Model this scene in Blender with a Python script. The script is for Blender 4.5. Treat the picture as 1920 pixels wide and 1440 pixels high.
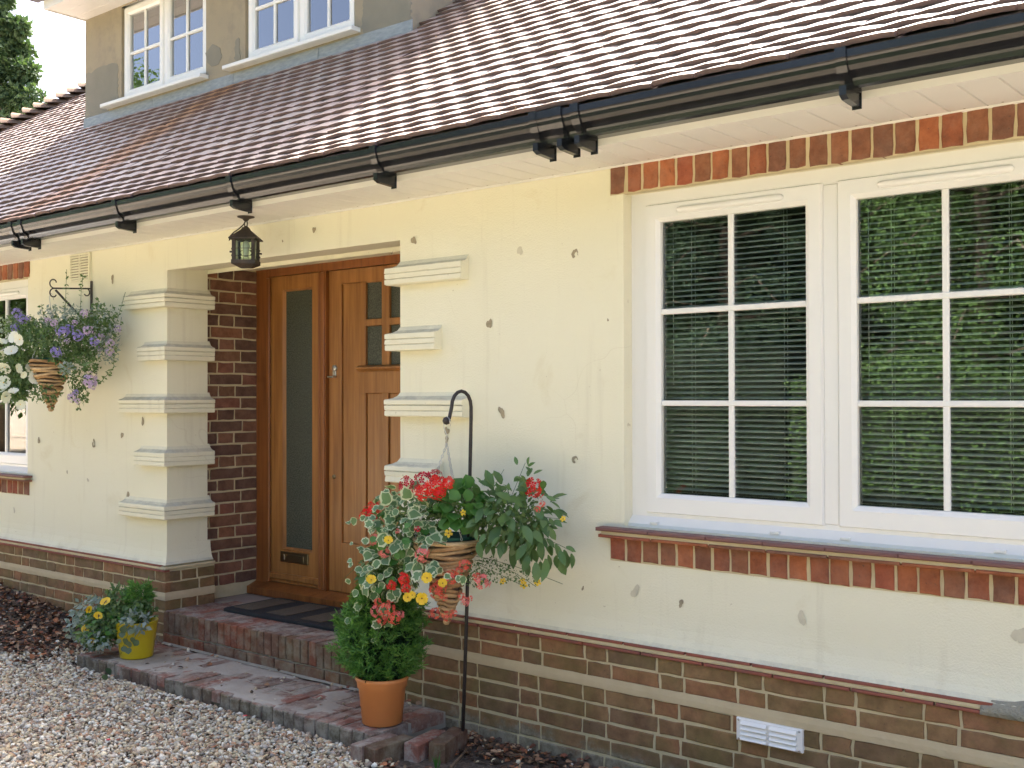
import bpy, math, random
import numpy as np
from mathutils import Vector, Matrix, noise as mnoise
R = math.radians
random.seed(7); rng = np.random.default_rng(7)
for o in list(bpy.data.objects): bpy.data.objects.remove(o)
S = bpy.context.scene; COL = S.collection

# ------------------------------------------------------------------ camera, sky, sun, exposure
CAM = Vector((1.3977, -3.5983, 1.436)); FOC = 2069.7
YAW, PITCH, ROLL = 0.6859, 0.0111, -0.0023
_f = Vector((-math.sin(YAW)*math.cos(PITCH), math.cos(YAW)*math.cos(PITCH), math.sin(PITCH)))
_r0 = Vector((math.cos(YAW), math.sin(YAW), 0)); _u0 = _r0.cross(_f)
_r = math.cos(ROLL)*_r0 + math.sin(ROLL)*_u0; _u = -math.sin(ROLL)*_r0 + math.cos(ROLL)*_u0
cam = bpy.data.objects.new('camera', bpy.data.cameras.new('camera')); COL.objects.link(cam)
cam.matrix_world = Matrix(((_r.x, _u.x, -_f.x, CAM.x), (_r.y, _u.y, -_f.y, CAM.y), (_r.z, _u.z, -_f.z, CAM.z), (0, 0, 0, 1)))
cam.data.sensor_width = 36; cam.data.lens = FOC/1920*36; cam.data.clip_start = .05; cam.data.clip_end = 900
S.camera = cam
SUN_EL = 55
sh = Vector((-.28, 1.0)).normalized()                                # horizontal direction towards the sun (behind the house)
to_sun = Vector((sh.x*math.cos(R(SUN_EL)), sh.y*math.cos(R(SUN_EL)), math.sin(R(SUN_EL))))
W = bpy.data.worlds.new('World'); S.world = W; W.use_nodes = True
wn = W.node_tree.nodes; wl = W.node_tree.links
sky = wn.new('ShaderNodeTexSky'); sky.sky_type = 'NISHITA'; sky.sun_disc = False
sky.sun_elevation = R(SUN_EL); sky.sun_rotation = math.atan2(sh.x, sh.y); sky.air_density = .6; sky.dust_density = 6.0; sky.ozone_density = .15
bg = wn['Background']; bg.inputs[1].default_value = .15; wl.new(sky.outputs[0], bg.inputs[0])
sun = bpy.data.objects.new('sun', bpy.data.lights.new('sun', 'SUN')); COL.objects.link(sun)
sun.data.energy = 3.8; sun.data.angle = R(.5); sun.data.color = (1, .955, .87)
sun.rotation_euler = (-to_sun).to_track_quat('-Z', 'Y').to_euler()
S.view_settings.view_transform = 'Standard'; S.view_settings.look = 'None'
S.view_settings.gamma = 1; S.view_settings.use_curve_mapping = False; S.view_settings.exposure = 2.36

# ------------------------------------------------------------------ helpers
def at(px, py, Y=None, X=None, Z=None):
    q = _f + _r*((px-960)/FOC) - _u*((py-720)/FOC)
    t = (Y-CAM.y)/q.y if Y is not None else (X-CAM.x)/q.x if X is not None else (Z-CAM.z)/q.z
    return CAM + q*t
def project(p):
    v = Vector(p)-CAM; z = v.dot(_f); return 960+FOC*v.dot(_r)/z, 720-FOC*v.dot(_u)/z, z
def tag(o, label=None, cat=None, group=None, kind=None):
    if label: o['label'] = label
    if cat: o['category'] = cat
    if group: o['group'] = group
    if kind: o['kind'] = kind
    return o
def empty(name, loc=(0, 0, 0), label=None, cat=None, group=None, rz=0):
    o = bpy.data.objects.new(name, None); o.empty_display_size = .1; COL.objects.link(o)
    o.location = loc; o.rotation_euler.z = rz
    return tag(o, label, cat, group)
def link(name, me, parent=None, loc=None, mtx=None):
    o = bpy.data.objects.new(name, me); COL.objects.link(o); o.parent = parent
    if mtx is not None: o.matrix_basis = mtx
    elif loc is not None: o.location = loc
    return o
class MB:
    def __init__(s): s.v = []; s.f = []; s.m = []; s.sm = []
    def add(s, vs, fs, mi=0, smooth=False):
        b = len(s.v); s.v += [tuple(v) for v in vs]
        for f in fs: s.f.append([b+i for i in f]); s.m.append(mi); s.sm.append(smooth)
        return s
    def box(s, x0, x1, y0, y1, z0, z1, mi=0):
        return s.add([(x0,y0,z0),(x1,y0,z0),(x1,y1,z0),(x0,y1,z0),(x0,y0,z1),(x1,y0,z1),(x1,y1,z1),(x0,y1,z1)],
                     [(0,3,2,1),(4,5,6,7),(0,1,5,4),(1,2,6,5),(2,3,7,6),(3,0,4,7)], mi)
    def bevbox(s, x0, x1, y0, y1, z0, z1, b=.004, mi=0):
        # box whose -y face is bevelled
        vs = []
        for (y, i) in ((y1, 0), (y0+b, 0), (y0, b)):
            vs += [(x0+i,y,z0+i),(x1-i,y,z0+i),(x1-i,y,z1-i),(x0+i,y,z1-i)]
        fs = [(0,3,2,1)][::-1]
        for r in (0, 4):
            for k in range(4): fs.append((r+(k+1)%4, r+k, r+4+k, r+4+(k+1)%4)[::-1])
        fs.append((8,9,10,11))
        return s.add(vs, fs, mi)
    def tube(s, path, rad, n=8, mi=0, cap=True, smooth=True):
        P = [Vector(p) for p in path]; N = len(P); rads = rad if isinstance(rad, (list, tuple)) else [rad]*N
        up = None; vs = []
        for i in range(N):
            t = (P[min(i+1, N-1)]-P[max(i-1, 0)]).normalized()
            if up is None:
                up = Vector((0,0,1)) if abs(t.z) < .9 else Vector((1,0,0))
            up = (up - t*up.dot(t)).normalized(); sd = t.cross(up)
            for k in range(n):
                a = 2*math.pi*k/n; vs.append(P[i]+(up*math.cos(a)+sd*math.sin(a))*rads[i])
        fs = [(i*n+k, i*n+(k+1)%n, (i+1)*n+(k+1)%n, (i+1)*n+k) for i in range(N-1) for k in range(n)]
        if cap: fs += [tuple(range(n))[::-1], tuple(range((N-1)*n, N*n))]
        return s.add(vs, fs, mi, smooth)
    def lathe(s, prof, n=32, c=(0,0,0), mi=0, smooth=True):
        vs = [(c[0]+r*math.cos(2*math.pi*k/n), c[1]+r*math.sin(2*math.pi*k/n), c[2]+z) for r, z in prof for k in range(n)]
        fs = [(i*n+k, i*n+(k+1)%n, (i+1)*n+(k+1)%n, (i+1)*n+k) for i in range(len(prof)-1) for k in range(n)]
        return s.add(vs, fs, mi, smooth)
    def sweep(s, path, prof, closed=True, caps=True, mi=0):
        # prof = [(offset outwards, z)], outward is to the right of travel, mitred corners
        P = [Vector(p) for p in path]; vs = []; n = len(prof)
        for i, p in enumerate(P):
            ds = []
            if i > 0: ds.append((P[i]-P[i-1]).normalized())
            if i < len(P)-1: ds.append((P[i+1]-P[i]).normalized())
            ns = [Vector((d.y, -d.x)) for d in ds]
            if len(ns) == 2: m = (ns[0]+ns[1]).normalized(); m = m/m.dot(ns[0])
            else: m = ns[0]
            for off, z in prof: vs.append((p.x+m.x*off, p.y+m.y*off, z))
        k2 = n if closed else n-1
        fs = [(i*n+k, (i+1)*n+k, (i+1)*n+(k+1)%n, i*n+(k+1)%n) for i in range(len(P)-1) for k in range(k2)]
        if caps and closed: fs += [tuple(range(n)), tuple(range((len(P)-1)*n, len(P)*n))[::-1]]
        return s.add(vs, fs, mi)
    def mesh(s, name, mats):
        me = bpy.data.meshes.new(name); me.from_pydata(s.v, [], s.f)
        for m in (mats if isinstance(mats, (list, tuple)) else [mats]): me.materials.append(m)
        me.polygons.foreach_set('material_index', s.m); me.polygons.foreach_set('use_smooth', s.sm)
        me.update(); return me
    def build(s, name, mats, parent=None, loc=None, mtx=None):
        return link(name, s.mesh(name, mats), parent, loc, mtx)
def big_mesh(name, verts, faces, mats, colors=None, smooth=False, midx=None):
    # verts (N,3), faces (M,k) numpy
    me = bpy.data.meshes.new(name); k = faces.shape[1]
    me.vertices.add(len(verts)); me.vertices.foreach_set('co', verts.astype(np.float32).ravel())
    me.loops.add(faces.size); me.loops.foreach_set('vertex_index', faces.astype(np.int32).ravel())
    me.polygons.add(len(faces)); me.polygons.foreach_set('loop_start', np.arange(0, faces.size, k, dtype=np.int32))
    try: me.polygons.foreach_set('loop_total', np.full(len(faces), k, dtype=np.int32))
    except Exception: pass
    for m in (mats if isinstance(mats, (list, tuple)) else [mats]): me.materials.append(m)
    if midx is not None: me.polygons.foreach_set('material_index', midx.astype(np.int32))
    me.polygons.foreach_set('use_smooth', np.full(len(faces), smooth))
    if colors is not None:
        a = me.color_attributes.new('tint', 'FLOAT_COLOR', 'POINT')
        a.data.foreach_set('color', np.c_[colors, np.ones(len(colors))].astype(np.float32).ravel())
    me.update(calc_edges=True); me.validate(); return me
def scatter(tv, tf, mats4):
    # copies of template (V,3),(F,k) by (N,4,4) matrices
    N = len(mats4); V = len(tv)
    hv = np.c_[tv, np.ones(V)]
    out = np.einsum('nij,vj->nvi', mats4[:, :3, :], hv).reshape(-1, 3)
    fs = (tf[None] + (np.arange(N)*V)[:, None, None]).reshape(-1, tf.shape[1])
    return out, fs
def frames(pos, d, nrm, sc):
    # matrices with local +Y along d, +Z near nrm
    d = d/np.linalg.norm(d, axis=1, keepdims=True)
    x = np.cross(d, nrm); x /= np.linalg.norm(x, axis=1, keepdims=True)+1e-9
    z = np.cross(x, d); n = len(pos); M = np.zeros((n, 4, 4)); M[:, 3, 3] = 1
    sc = np.asarray(sc).reshape(-1, 1)
    M[:, :3, 0] = x*sc; M[:, :3, 1] = d*sc; M[:, :3, 2] = z*sc; M[:, :3, 3] = pos
    return M
def unit(n): v = rng.normal(size=(n, 3)); return v/np.linalg.norm(v, axis=1, keepdims=True)

# ------------------------------------------------------------------ materials
def N(nt, t, **kw):
    n = nt.nodes.new(t)
    for k, v in kw.items():
        if k.startswith('i_'): n.inputs[k[2:]].default_value = v
        else: setattr(n, k, v)
    return n
def newmat(name):
    m = bpy.data.materials.new(name); m.use_nodes = True
    return m, m.node_tree, m.node_tree.nodes['Principled BSDF']
def coords(nt, rand=False, scale=None, world=False):
    tc = N(nt, 'ShaderNodeTexCoord')
    if world:
        g = N(nt, 'ShaderNodeNewGeometry'); out = g.outputs['Position']
    else: out = tc.outputs['Object']
    if rand:
        oi = N(nt, 'ShaderNodeObjectInfo'); mu = N(nt, 'ShaderNodeMath', operation='MULTIPLY', i_Value=0); mu.inputs[1].default_value = 37.
        nt.links.new(oi.outputs['Random'], mu.inputs[0])
        ad = N(nt, 'ShaderNodeVectorMath', operation='ADD'); nt.links.new(out, ad.inputs[0]); nt.links.new(mu.outputs[0], ad.inputs[1]); out = ad.outputs[0]
    if scale:
        sc = N(nt, 'ShaderNodeVectorMath', operation='MULTIPLY'); nt.links.new(out, sc.inputs[0]); sc.inputs[1].default_value = scale; out = sc.outputs[0]
    return out
def noise(nt, vec, scale, detail=5, rough=.6, dist=0):
    n = N(nt, 'ShaderNodeTexNoise'); n.inputs['Scale'].default_value = scale; n.inputs['Detail'].default_value = detail
    n.inputs['Roughness'].default_value = rough; n.inputs['Distortion'].default_value = dist
    nt.links.new(vec, n.inputs['Vector']); return n.outputs['Fac']
def ramp(nt, fac, stops, interp='LINEAR'):
    r = N(nt, 'ShaderNodeValToRGB'); r.color_ramp.interpolation = interp
    e = r.color_ramp.elements
    while len(e) < len(stops): e.new(.5)
    for i, (p, c) in enumerate(stops):
        e[i].position = p; e[i].color = (*c, 1) if len(c) == 3 else c
    nt.links.new(fac, r.inputs[0]); return r.outputs[0]
def mix(nt, fac, a, b, mode='MIX'):
    n = N(nt, 'ShaderNodeMix', data_type='RGBA', blend_type=mode)
    for sock, val in ((n.inputs[0], fac), (n.inputs[6], a), (n.inputs[7], b)):
        if isinstance(val, (int, float)): sock.default_value = val
        elif isinstance(val, tuple): sock.default_value = (*val, 1)
        else: nt.links.new(val, sock)
    return n.outputs[2]
def bump(nt, bsdf, h, strength=.3, dist=.01):
    b = N(nt, 'ShaderNodeBump'); b.inputs['Strength'].default_value = strength; b.inputs['Distance'].default_value = dist
    nt.links.new(h, b.inputs['Height']); nt.links.new(b.outputs[0], bsdf.inputs['Normal'])
def gmask(nt, fac, lo, hi): return ramp(nt, fac, [(lo, (0,0,0)), (hi, (1,1,1))])
def simple(name, c1, c2=None, scale=6, rough=.7, bstr=0, bscale=60, bdist=.005, spec=.5, metal=0, rand=False, stretch=None, world=False):
    m, nt, b = newmat(name); b.inputs['Roughness'].default_value = rough; b.inputs['Specular IOR Level'].default_value = spec; b.inputs['Metallic'].default_value = metal
    v = coords(nt, rand, stretch, world)
    if c2: nt.links.new(mix(nt, gmask(nt, noise(nt, v, scale), .3, .7), c1, c2), b.inputs['Base Color'])
    else: b.inputs['Base Color'].default_value = (*c1, 1)
    if bstr: bump(nt, b, noise(nt, v, bscale, 4), bstr, bdist)
    return m

def wall_mat():
    m, nt, b = newmat('cream_render'); v = coords(nt, world=True); b.inputs['Roughness'].default_value = .85
    b.inputs['Specular IOR Level'].default_value = .25
    base = mix(nt, gmask(nt, noise(nt, v, 1.1, 4), .3, .7), (.78,.742,.555), (.80,.77,.605))
    base = mix(nt, gmask(nt, noise(nt, v, 3.2, 6, .65, .6), .60, .80), base, (.70,.64,.44))       # grimy blotches
    st = coords(nt, scale=(9, 9, .7), world=True)
    base = mix(nt, ramp(nt, noise(nt, st, 1.6, 4), [(.58, (0,0,0)), (.8, (.5,.5,.5))]), base, (.62,.57,.42))   # faint runs
    base = mix(nt, ramp(nt, noise(nt, v, 45, 2, .5), [(.73, (0,0,0)), (.78, (.6,.6,.6))]), base, (.45,.38,.25))   # specks
    # dirt plus the grey look of skylight, painted onto upward-facing ledges
    gn = N(nt, 'ShaderNodeNewGeometry'); sn = N(nt, 'ShaderNodeSeparateXYZ'); nt.links.new(gn.outputs['True Normal'], sn.inputs[0])
    up = mix(nt, 1., gmask(nt, sn.outputs['Z'], .35, .8), gmask(nt, noise(nt, v, 18, 5, .7), .25, .7), 'MULTIPLY')
    base = mix(nt, mix(nt, 1., up, (.75,.75,.75), 'MULTIPLY'), base, (.42,.39,.31))
    # hairline cracks
    vd = N(nt, 'ShaderNodeVectorMath', operation='ADD'); nz = N(nt, 'ShaderNodeTexNoise'); nz.inputs['Scale'].default_value = 2.5
    nt.links.new(v, nz.inputs['Vector']); mm = N(nt, 'ShaderNodeVectorMath', operation='SCALE'); mm.inputs['Scale'].default_value = .5
    nt.links.new(nz.outputs['Color'], mm.inputs[0]); nt.links.new(v, vd.inputs[0]); nt.links.new(mm.outputs[0], vd.inputs[1])
    vo = N(nt, 'ShaderNodeTexVoronoi', feature='DISTANCE_TO_EDGE'); vo.inputs['Scale'].default_value = 1.3; nt.links.new(vd.outputs[0], vo.inputs['Vector'])
    crack = ramp(nt, vo.outputs['Distance'], [(.0, (1,1,1)), (.0035, (0,0,0))])
    few = gmask(nt, noise(nt, v, .9, 2), .52, .6)
    base = mix(nt, mix(nt, 1., mix(nt, 1., crack, few, 'MULTIPLY'), (.22,.22,.22), 'MULTIPLY'), base, (.5,.42,.27))
    nt.links.new(base, b.inputs['Base Color'])
    h = mix(nt, .35, noise(nt, v, 5, 3), noise(nt, v, 140, 4))
    bump(nt, b, h, .5, .014); return m
def brick_mat(name, cols, moss=0., wash=0., splash=False):
    m, nt, b = newmat(name); v = coords(nt, True); b.inputs['Roughness'].default_value = .88; b.inputs['Specular IOR Level'].default_value = .3
    oi = N(nt, 'ShaderNodeObjectInfo'); n = len(cols)
    c = ramp(nt, oi.outputs['Random'], [(i/n, col) for i, col in enumerate(cols)], 'CONSTANT')
    c = mix(nt, gmask(nt, noise(nt, v, 14, 6, .7), .38, .72), c, mix(nt, 1., c, (.50,.45,.45), 'MULTIPLY'))
    c = mix(nt, ramp(nt, noise(nt, v, 70, 3), [(.66, (0,0,0)), (.74, (.7,.7,.7))]), c, (.06,.045,.04))
    wv = coords(nt, world=True)
    if moss:
        mk = mix(nt, 1., gmask(nt, noise(nt, wv, 4.5, 6, .7), .42, .66), (moss,)*3, 'MULTIPLY')
        c = mix(nt, mk, c, (.14,.13,.04))
    if wash:
        mk = mix(nt, 1., gmask(nt, noise(nt, wv, 9, 6, .75), .45, .62), (wash,)*3, 'MULTIPLY')
        c = mix(nt, mk, c, (.38,.335,.275))
    if splash:                                                      # dried cement and lime smeared along the foot of the wall
        sx = N(nt, 'ShaderNodeSeparateXYZ'); nt.links.new(wv, sx.inputs[0]); hg = N(nt, 'ShaderNodeMath', operation='MULTIPLY_ADD'); nt.links.new(sx.outputs['Z'], hg.inputs[0]); hg.inputs[1].default_value = -3.2; nt.links.new(noise(nt, wv, 6.5, 7, .75), hg.inputs[2])
        c = mix(nt, ramp(nt, hg.outputs[0], [(.26, (0,0,0)), (.40, (.8,.8,.8))]), c, mix(nt, gmask(nt, noise(nt, wv, 25, 5, .7), .4, .6), (.17,.15,.10), (.33,.30,.22)))
    nt.links.new(c, b.inputs['Base Color'])
    bump(nt, b, mix(nt, .5, noise(nt, v, 22, 5), noise(nt, v, 120, 4)), .5, .006); return m
def tile_mat():
    m, nt, b = newmat('clay_roof_tile'); b.inputs['Roughness'].default_value = .5; b.inputs['Specular IOR Level'].default_value = .5
    wv = coords(nt, world=True); g = N(nt, 'ShaderNodeNewGeometry')
    oi = N(nt, 'ShaderNodeObjectInfo'); fr_ = N(nt, 'ShaderNodeMath', operation='ADD'); nt.links.new(g.outputs['Random Per Island'], fr_.inputs[0]); nt.links.new(oi.outputs['Random'], fr_.inputs[1]); fm = N(nt, 'ShaderNodeMath', operation='FRACT'); nt.links.new(fr_.outputs[0], fm.inputs[0])
    c = ramp(nt, fm.outputs[0], [(0, (.33,.25,.215)), (.3, (.40,.30,.25)), (.55, (.28,.215,.19)), (.8, (.42,.30,.24)), (1, (.35,.28,.24))])  # faces kept paler than the butts: weathering plus sky sheen put into colour
    c = mix(nt, gmask(nt, noise(nt, wv, 2.2, 6, .7), .42, .7), c, (.40,.345,.28))                  # pale weathered film
    # rusty run below the gap between the dormer windows
    sx = N(nt, 'ShaderNodeSeparateXYZ'); nt.links.new(wv, sx.inputs[0])
    w = N(nt, 'ShaderNodeMath', operation='ADD'); nt.links.new(sx.outputs['X'], w.inputs[0])
    wob = N(nt, 'ShaderNodeMath', operation='MULTIPLY_ADD'); nt.links.new(noise(nt, wv, 3.5, 5, .7), wob.inputs[0]); wob.inputs[1].default_value = .55; wob.inputs[2].default_value = 5.0-.275
    nt.links.new(wob.outputs[0], w.inputs[1])
    ab = N(nt, 'ShaderNodeMath', operation='ABSOLUTE'); nt.links.new(w.outputs[0], ab.inputs[0])
    c = mix(nt, ramp(nt, ab.outputs[0], [(.08, (.95,.95,.95)), (.30, (0,0,0))]), c, (.38,.16,.045))
    c = mix(nt, ramp(nt, noise(nt, wv, 38, 4, .7), [(.64, (0,0,0)), (.72, (.8,.8,.8))]), c, (.05,.045,.03))
    nt.links.new(c, b.inputs['Base Color'])
    rr = N(nt, 'ShaderNodeMapRange'); rr.inputs[3].default_value = .40; rr.inputs[4].default_value = .62
    nt.links.new(noise(nt, wv, 12, 4), rr.inputs[0]); nt.links.new(rr.outputs[0], b.inputs['Roughness'])
    bump(nt, b, noise(nt, wv, 60, 5, .7), .35, .004); return m
def wood_mat(name, c1, c2, rough=.32):
    m, nt, b = newmat(name); b.inputs['Roughness'].default_value = rough
    v = coords(nt, True, (55, 55, 2.2)); v2 = coords(nt, True, (9, 9, .8))
    f = mix(nt, .5, noise(nt, v, 1., 6, .65), noise(nt, v2, 1., 3, .5, 1.5))
    nt.links.new(mix(nt, gmask(nt, f, .36, .64), c1, c2), b.inputs['Base Color']); bump(nt, b, f, .08, .003); return m
def glass_mat(name, ior, tint, back=None, rough=0, pw=3):
    m = bpy.data.materials.new(name); m.use_nodes = True; nt = m.node_tree; nt.nodes.clear()
    o = N(nt, 'ShaderNodeOutputMaterial'); t = N(nt, 'ShaderNodeBsdfTransparent'); t.inputs[0].default_value = (*tint, 1)
    if back:
        t = N(nt, 'ShaderNodeBsdfDiffuse'); t.inputs[0].default_value = (*back, 1)
    g = N(nt, 'ShaderNodeBsdfGlossy'); g.inputs['Roughness'].default_value = rough; fr = N(nt, 'ShaderNodeFresnel'); fr.inputs[0].default_value = ior
    f_out = fr.outputs[0]
    if not back and rough == 0:
        a1 = N(nt, 'ShaderNodeMath', operation='SUBTRACT'); a1.inputs[0].default_value = 1; nt.links.new(f_out, a1.inputs[1])
        a2 = N(nt, 'ShaderNodeMath', operation='POWER'); nt.links.new(a1.outputs[0], a2.inputs[0]); a2.inputs[1].default_value = pw
        a3 = N(nt, 'ShaderNodeMath', operation='SUBTRACT'); a3.inputs[0].default_value = 1; nt.links.new(a2.outputs[0], a3.inputs[1]); f_out = a3.outputs[0]
    mx = N(nt, 'ShaderNodeMixShader'); nt.links.new(f_out, mx.inputs[0]); nt.links.new(t.outputs[0], mx.inputs[1]); nt.links.new(g.outputs[0], mx.inputs[2])
    if back:
        v = coords(nt, True); b = N(nt, 'ShaderNodeBump'); b.inputs['Strength'].default_value = .8; b.inputs['Distance'].default_value = .006; nt.links.new(noise(nt, v, 130, 3), b.inputs['Height']); nt.links.new(b.outputs[0], g.inputs['Normal']); nt.links.new(mix(nt, gmask(nt, noise(nt, v, 160, 3), .35, .65), (.035,.04,.03), (.11,.115,.085)), t.inputs[0])
    if rough == 0:
        v = coords(nt, True); b = N(nt, 'ShaderNodeBump'); b.inputs['Strength'].default_value = .012; b.inputs['Distance'].default_value = .01
        nt.links.new(noise(nt, v, 1.6, 1), b.inputs['Height']); nt.links.new(b.outputs[0], g.inputs['Normal'])
    nt.links.new(mx.outputs[0], o.inputs[0]); return m
def leaf_mat(name, c1, c2, trans=.35, rough=.45, island=True):
    m, nt, b = newmat(name); b.inputs['Roughness'].default_value = rough
    if island: f = N(nt, 'ShaderNodeNewGeometry').outputs['Random Per Island']
    else: f = N(nt, 'ShaderNodeObjectInfo').outputs['Random']
    c = mix(nt, f, c1, c2); nt.links.new(c, b.inputs['Base Color'])
    tr = N(nt, 'ShaderNodeBsdfTranslucent'); nt.links.new(mix(nt, 1., c, (1.3,1.3,.7), 'MULTIPLY'), tr.inputs[0])
    mx = N(nt, 'ShaderNodeMixShader'); mx.inputs[0].default_value = trans
    out = nt.nodes['Material Output']; nt.links.new(b.outputs[0], mx.inputs[1]); nt.links.new(tr.outputs[0], mx.inputs[2]); nt.links.new(mx.outputs[0], out.inputs[0]); return m
def attr_mat(name, rough=.8, spec=.3, bstr=.2):
    m, nt, b = newmat(name); b.inputs['Roughness'].default_value = rough; b.inputs['Specular IOR Level'].default_value = spec
    a = N(nt, 'ShaderNodeAttribute', attribute_name='tint'); v = coords(nt)
    nt.links.new(mix(nt, 1., a.outputs['Color'], ramp(nt, noise(nt, v, 90, 3), [(.3, (.75,.75,.75)), (.7, (1.1,1.1,1.1))]), 'MULTIPLY'), b.inputs['Base Color']); return m

BRK = [(.30,.165,.082), (.27,.155,.08), (.33,.165,.08), (.24,.145,.08), (.285,.17,.082), (.315,.155,.08), (.23,.145,.082), (.295,.175,.085)]
SOL = [(.40,.135,.06), (.34,.115,.058), (.44,.15,.065), (.27,.115,.065), (.31,.13,.07), (.38,.115,.062), (.24,.11,.07)]
M = dict(
    wall=wall_mat(), mortar=simple('cream_mortar', (.54,.45,.265), (.60,.51,.32), 25, .95, .6, 90, world=True),
    band=simple('weathered_mortar_band', (.50,.40,.245), (.56,.46,.29), 12, .95, .6, 50, world=True),
    greymortar=simple('grey_cement', (.25,.23,.18), (.36,.33,.26), 7, .95, .8, 40, world=True),
    brick=brick_mat('brown_brick', [(.27,.13,.078), (.21,.11,.07), (.30,.135,.075), (.175,.098,.068), (.25,.13,.075), (.275,.12,.078)], moss=.0),
    plinth=brick_mat('mossy_brick', BRK, moss=.5, splash=True), lowbrick=brick_mat('cemented_step_brick', [(.17,.12,.085), (.14,.11,.08), (.19,.12,.09), (.15,.12,.09)], moss=.45, wash=.7), soldier=brick_mat('red_brick', SOL, wash=.10),
    stepbrick=brick_mat('worn_step_brick', [(.19,.105,.065), (.17,.095,.06), (.21,.11,.07), (.16,.09,.06), (.18,.10,.06), (.25,.09,.05)], moss=.5, wash=.35), treadbrick=brick_mat('worn_tread_brick', [(.29,.16,.115), (.27,.18,.135), (.33,.14,.095), (.25,.175,.135)], wash=.95),
    clay=simple('red_clay_tile', (.30,.085,.05), (.20,.075,.06), 9, .8, .4, 60, world=True), quarry=simple('quarry_sill_tile', (.20,.08,.065), (.15,.075,.07), 9, .55, .2, 60, world=True),
    tile=tile_mat(), hip=simple('hip_tile_clay', (.20,.135,.10), (.27,.19,.14), 9, .9, .4, 90, spec=.2, world=True), tilebutt=simple('tile_butt_clay', (.155,.10,.09), (.20,.125,.105), 9, .85, .4, 90, world=True), upvc=simple('white_upvc', (.82,.81,.77), None, rough=.28), white=simple('white_board', (.80,.78,.73), (.76,.74,.69), 3, .5, world=True),  # tile butts darker than the faces, their shade put into the colour
    black=simple('black_gutter_plastic', (.012,.013,.015), None, rough=.22, spec=.6), iron=simple('wrought_iron', (.02,.018,.017), (.035,.025,.022), 60, .55, .2, 200),
    lead=simple('lead_flashing', (.20,.23,.24), (.33,.36,.36), 7, .5, .3, 25, world=True, stretch=(2,2,8)),
    oak=wood_mat('varnished_oak', (.25,.095,.025), (.46,.205,.06)), oakdark=wood_mat('varnished_oak_frame', (.19,.06,.016), (.33,.115,.03)),
    glass=glass_mat('window_glass', 1.5, (.93,.96,.94)), dormerglass=glass_mat('coated_window_glass', 1.58, (.9,.94,.93), pw=5), obscure=glass_mat('reeded_door_glass', 1.5, (1,1,1), (.055,.06,.045), .25),
    chrome=simple('aged_chrome', (.5,.48,.44), None, rough=.3, metal=1), brass=simple('dull_brass', (.25,.2,.12), None, rough=.4, metal=1),
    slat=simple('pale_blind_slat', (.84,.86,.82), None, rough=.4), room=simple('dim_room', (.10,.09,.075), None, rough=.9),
    terracotta=simple('terracotta_plastic', (.74,.27,.075), (.66,.24,.075), 5, .5, .05, 40), yellow=simple('yellow_enamel', (.62,.47,.015), None, rough=.3),
    soil=simple('dark_soil', (.035,.026,.018), (.07,.05,.033), 20, .95, 1., 60, .02, world=True), rubber=simple('black_rubber', (.012,.012,.013), (.02,.02,.02), 30, .85, .4, 300),
    jute=simple('brown_mat_pile', (.12,.09,.06), (.085,.065,.042), 60, .95, .6, 400), chip=simple('bare_grey_plaster', (.27,.225,.145), (.42,.36,.24), 60, .95, .6, 120, world=True),
    faint=simple('faded_patch', (.54,.50,.37), (.62,.57,.43), 30, .95, world=True), twig=simple('dry_twig', (.16,.10,.055), (.10,.065,.04), 30, .9),
    wicker=brick_mat('woven_wicker', [(.62,.42,.21), (.54,.34,.16), (.68,.48,.26), (.46,.28,.13)]), chain=simple('galvanised_chain', (.55,.55,.52), None, rough=.35, metal=1),
    lant=simple('rusty_lantern_metal', (.022,.018,.015), (.06,.04,.028), 35, .65, .4, 120), lglass=glass_mat('hammered_lantern_glass', 1.5, (.80,.90,.78), None, .35),
    bark=simple('grey_bark', (.10,.075,.055), (.16,.125,.09), 8, .95, .8, 20), carpaint=simple('white_car_paint', (.8,.8,.8), None, rough=.2), cardark=simple('dark_car_glass', (.015,.018,.02), None, rough=.05),
    liner=simple('green_basket_liner', (.02,.10,.07), None, rough=.5))

# ------------------------------------------------------------------ ground
def gz(x, y):
    # soil bank against the wall at the left, flat drive elsewhere
    h = 0.0
    if x < -4.15:
        k = min(1, (-4.15-x)/1.9); h = .20*k*max(0, min(1, (y+1.05)/.95))**1.3
    h += .012*mnoise.noise(Vector((x*1.7, y*1.7, 0)))
    return h
def ground_mat():
    m, nt, b = newmat('gravel_drive'); v = coords(nt, world=True); b.inputs['Roughness'].default_value = .95
    vo = N(nt, 'ShaderNodeTexVoronoi'); vo.inputs['Scale'].default_value = 70; nt.links.new(v, vo.inputs['Vector'])
    s = N(nt, 'ShaderNodeSeparateColor'); nt.links.new(vo.outputs['Color'], s.inputs[0])
    c = ramp(nt, s.outputs[0], [(0, (.36,.27,.18)), (.3, (.50,.40,.28)), (.6, (.60,.52,.40)), (.85, (.68,.63,.55)), (1, (.30,.24,.20))])
    nt.links.new(c, b.inputs['Base Color'])
    inv = N(nt, 'ShaderNodeMath', operation='SUBTRACT'); inv.inputs[0].default_value = 1; nt.links.new(vo.outputs['Distance'], inv.inputs[1])
    bump(nt, b, inv.outputs[0], .8, .012); return m
MG = ground_mat()
g = MB(); g.add([(-250,-250,-.03),(250,-250,-.03),(250,250,-.03),(-250,250,-.03)], [(0,1,2,3)])
tag(g.build('ground', MG), kind='structure')
lw = MB(); ol = [(-9.5,-60),(60,-60),(60,-5.4),(20,-5.3),(6,-5.3),(3,-5.4),(1.5,-5.5),(-1,-5.6),(-4,-5.8),(-7,-6.2),(-8.8,-7.3),(-9.4,-9)]
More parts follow.
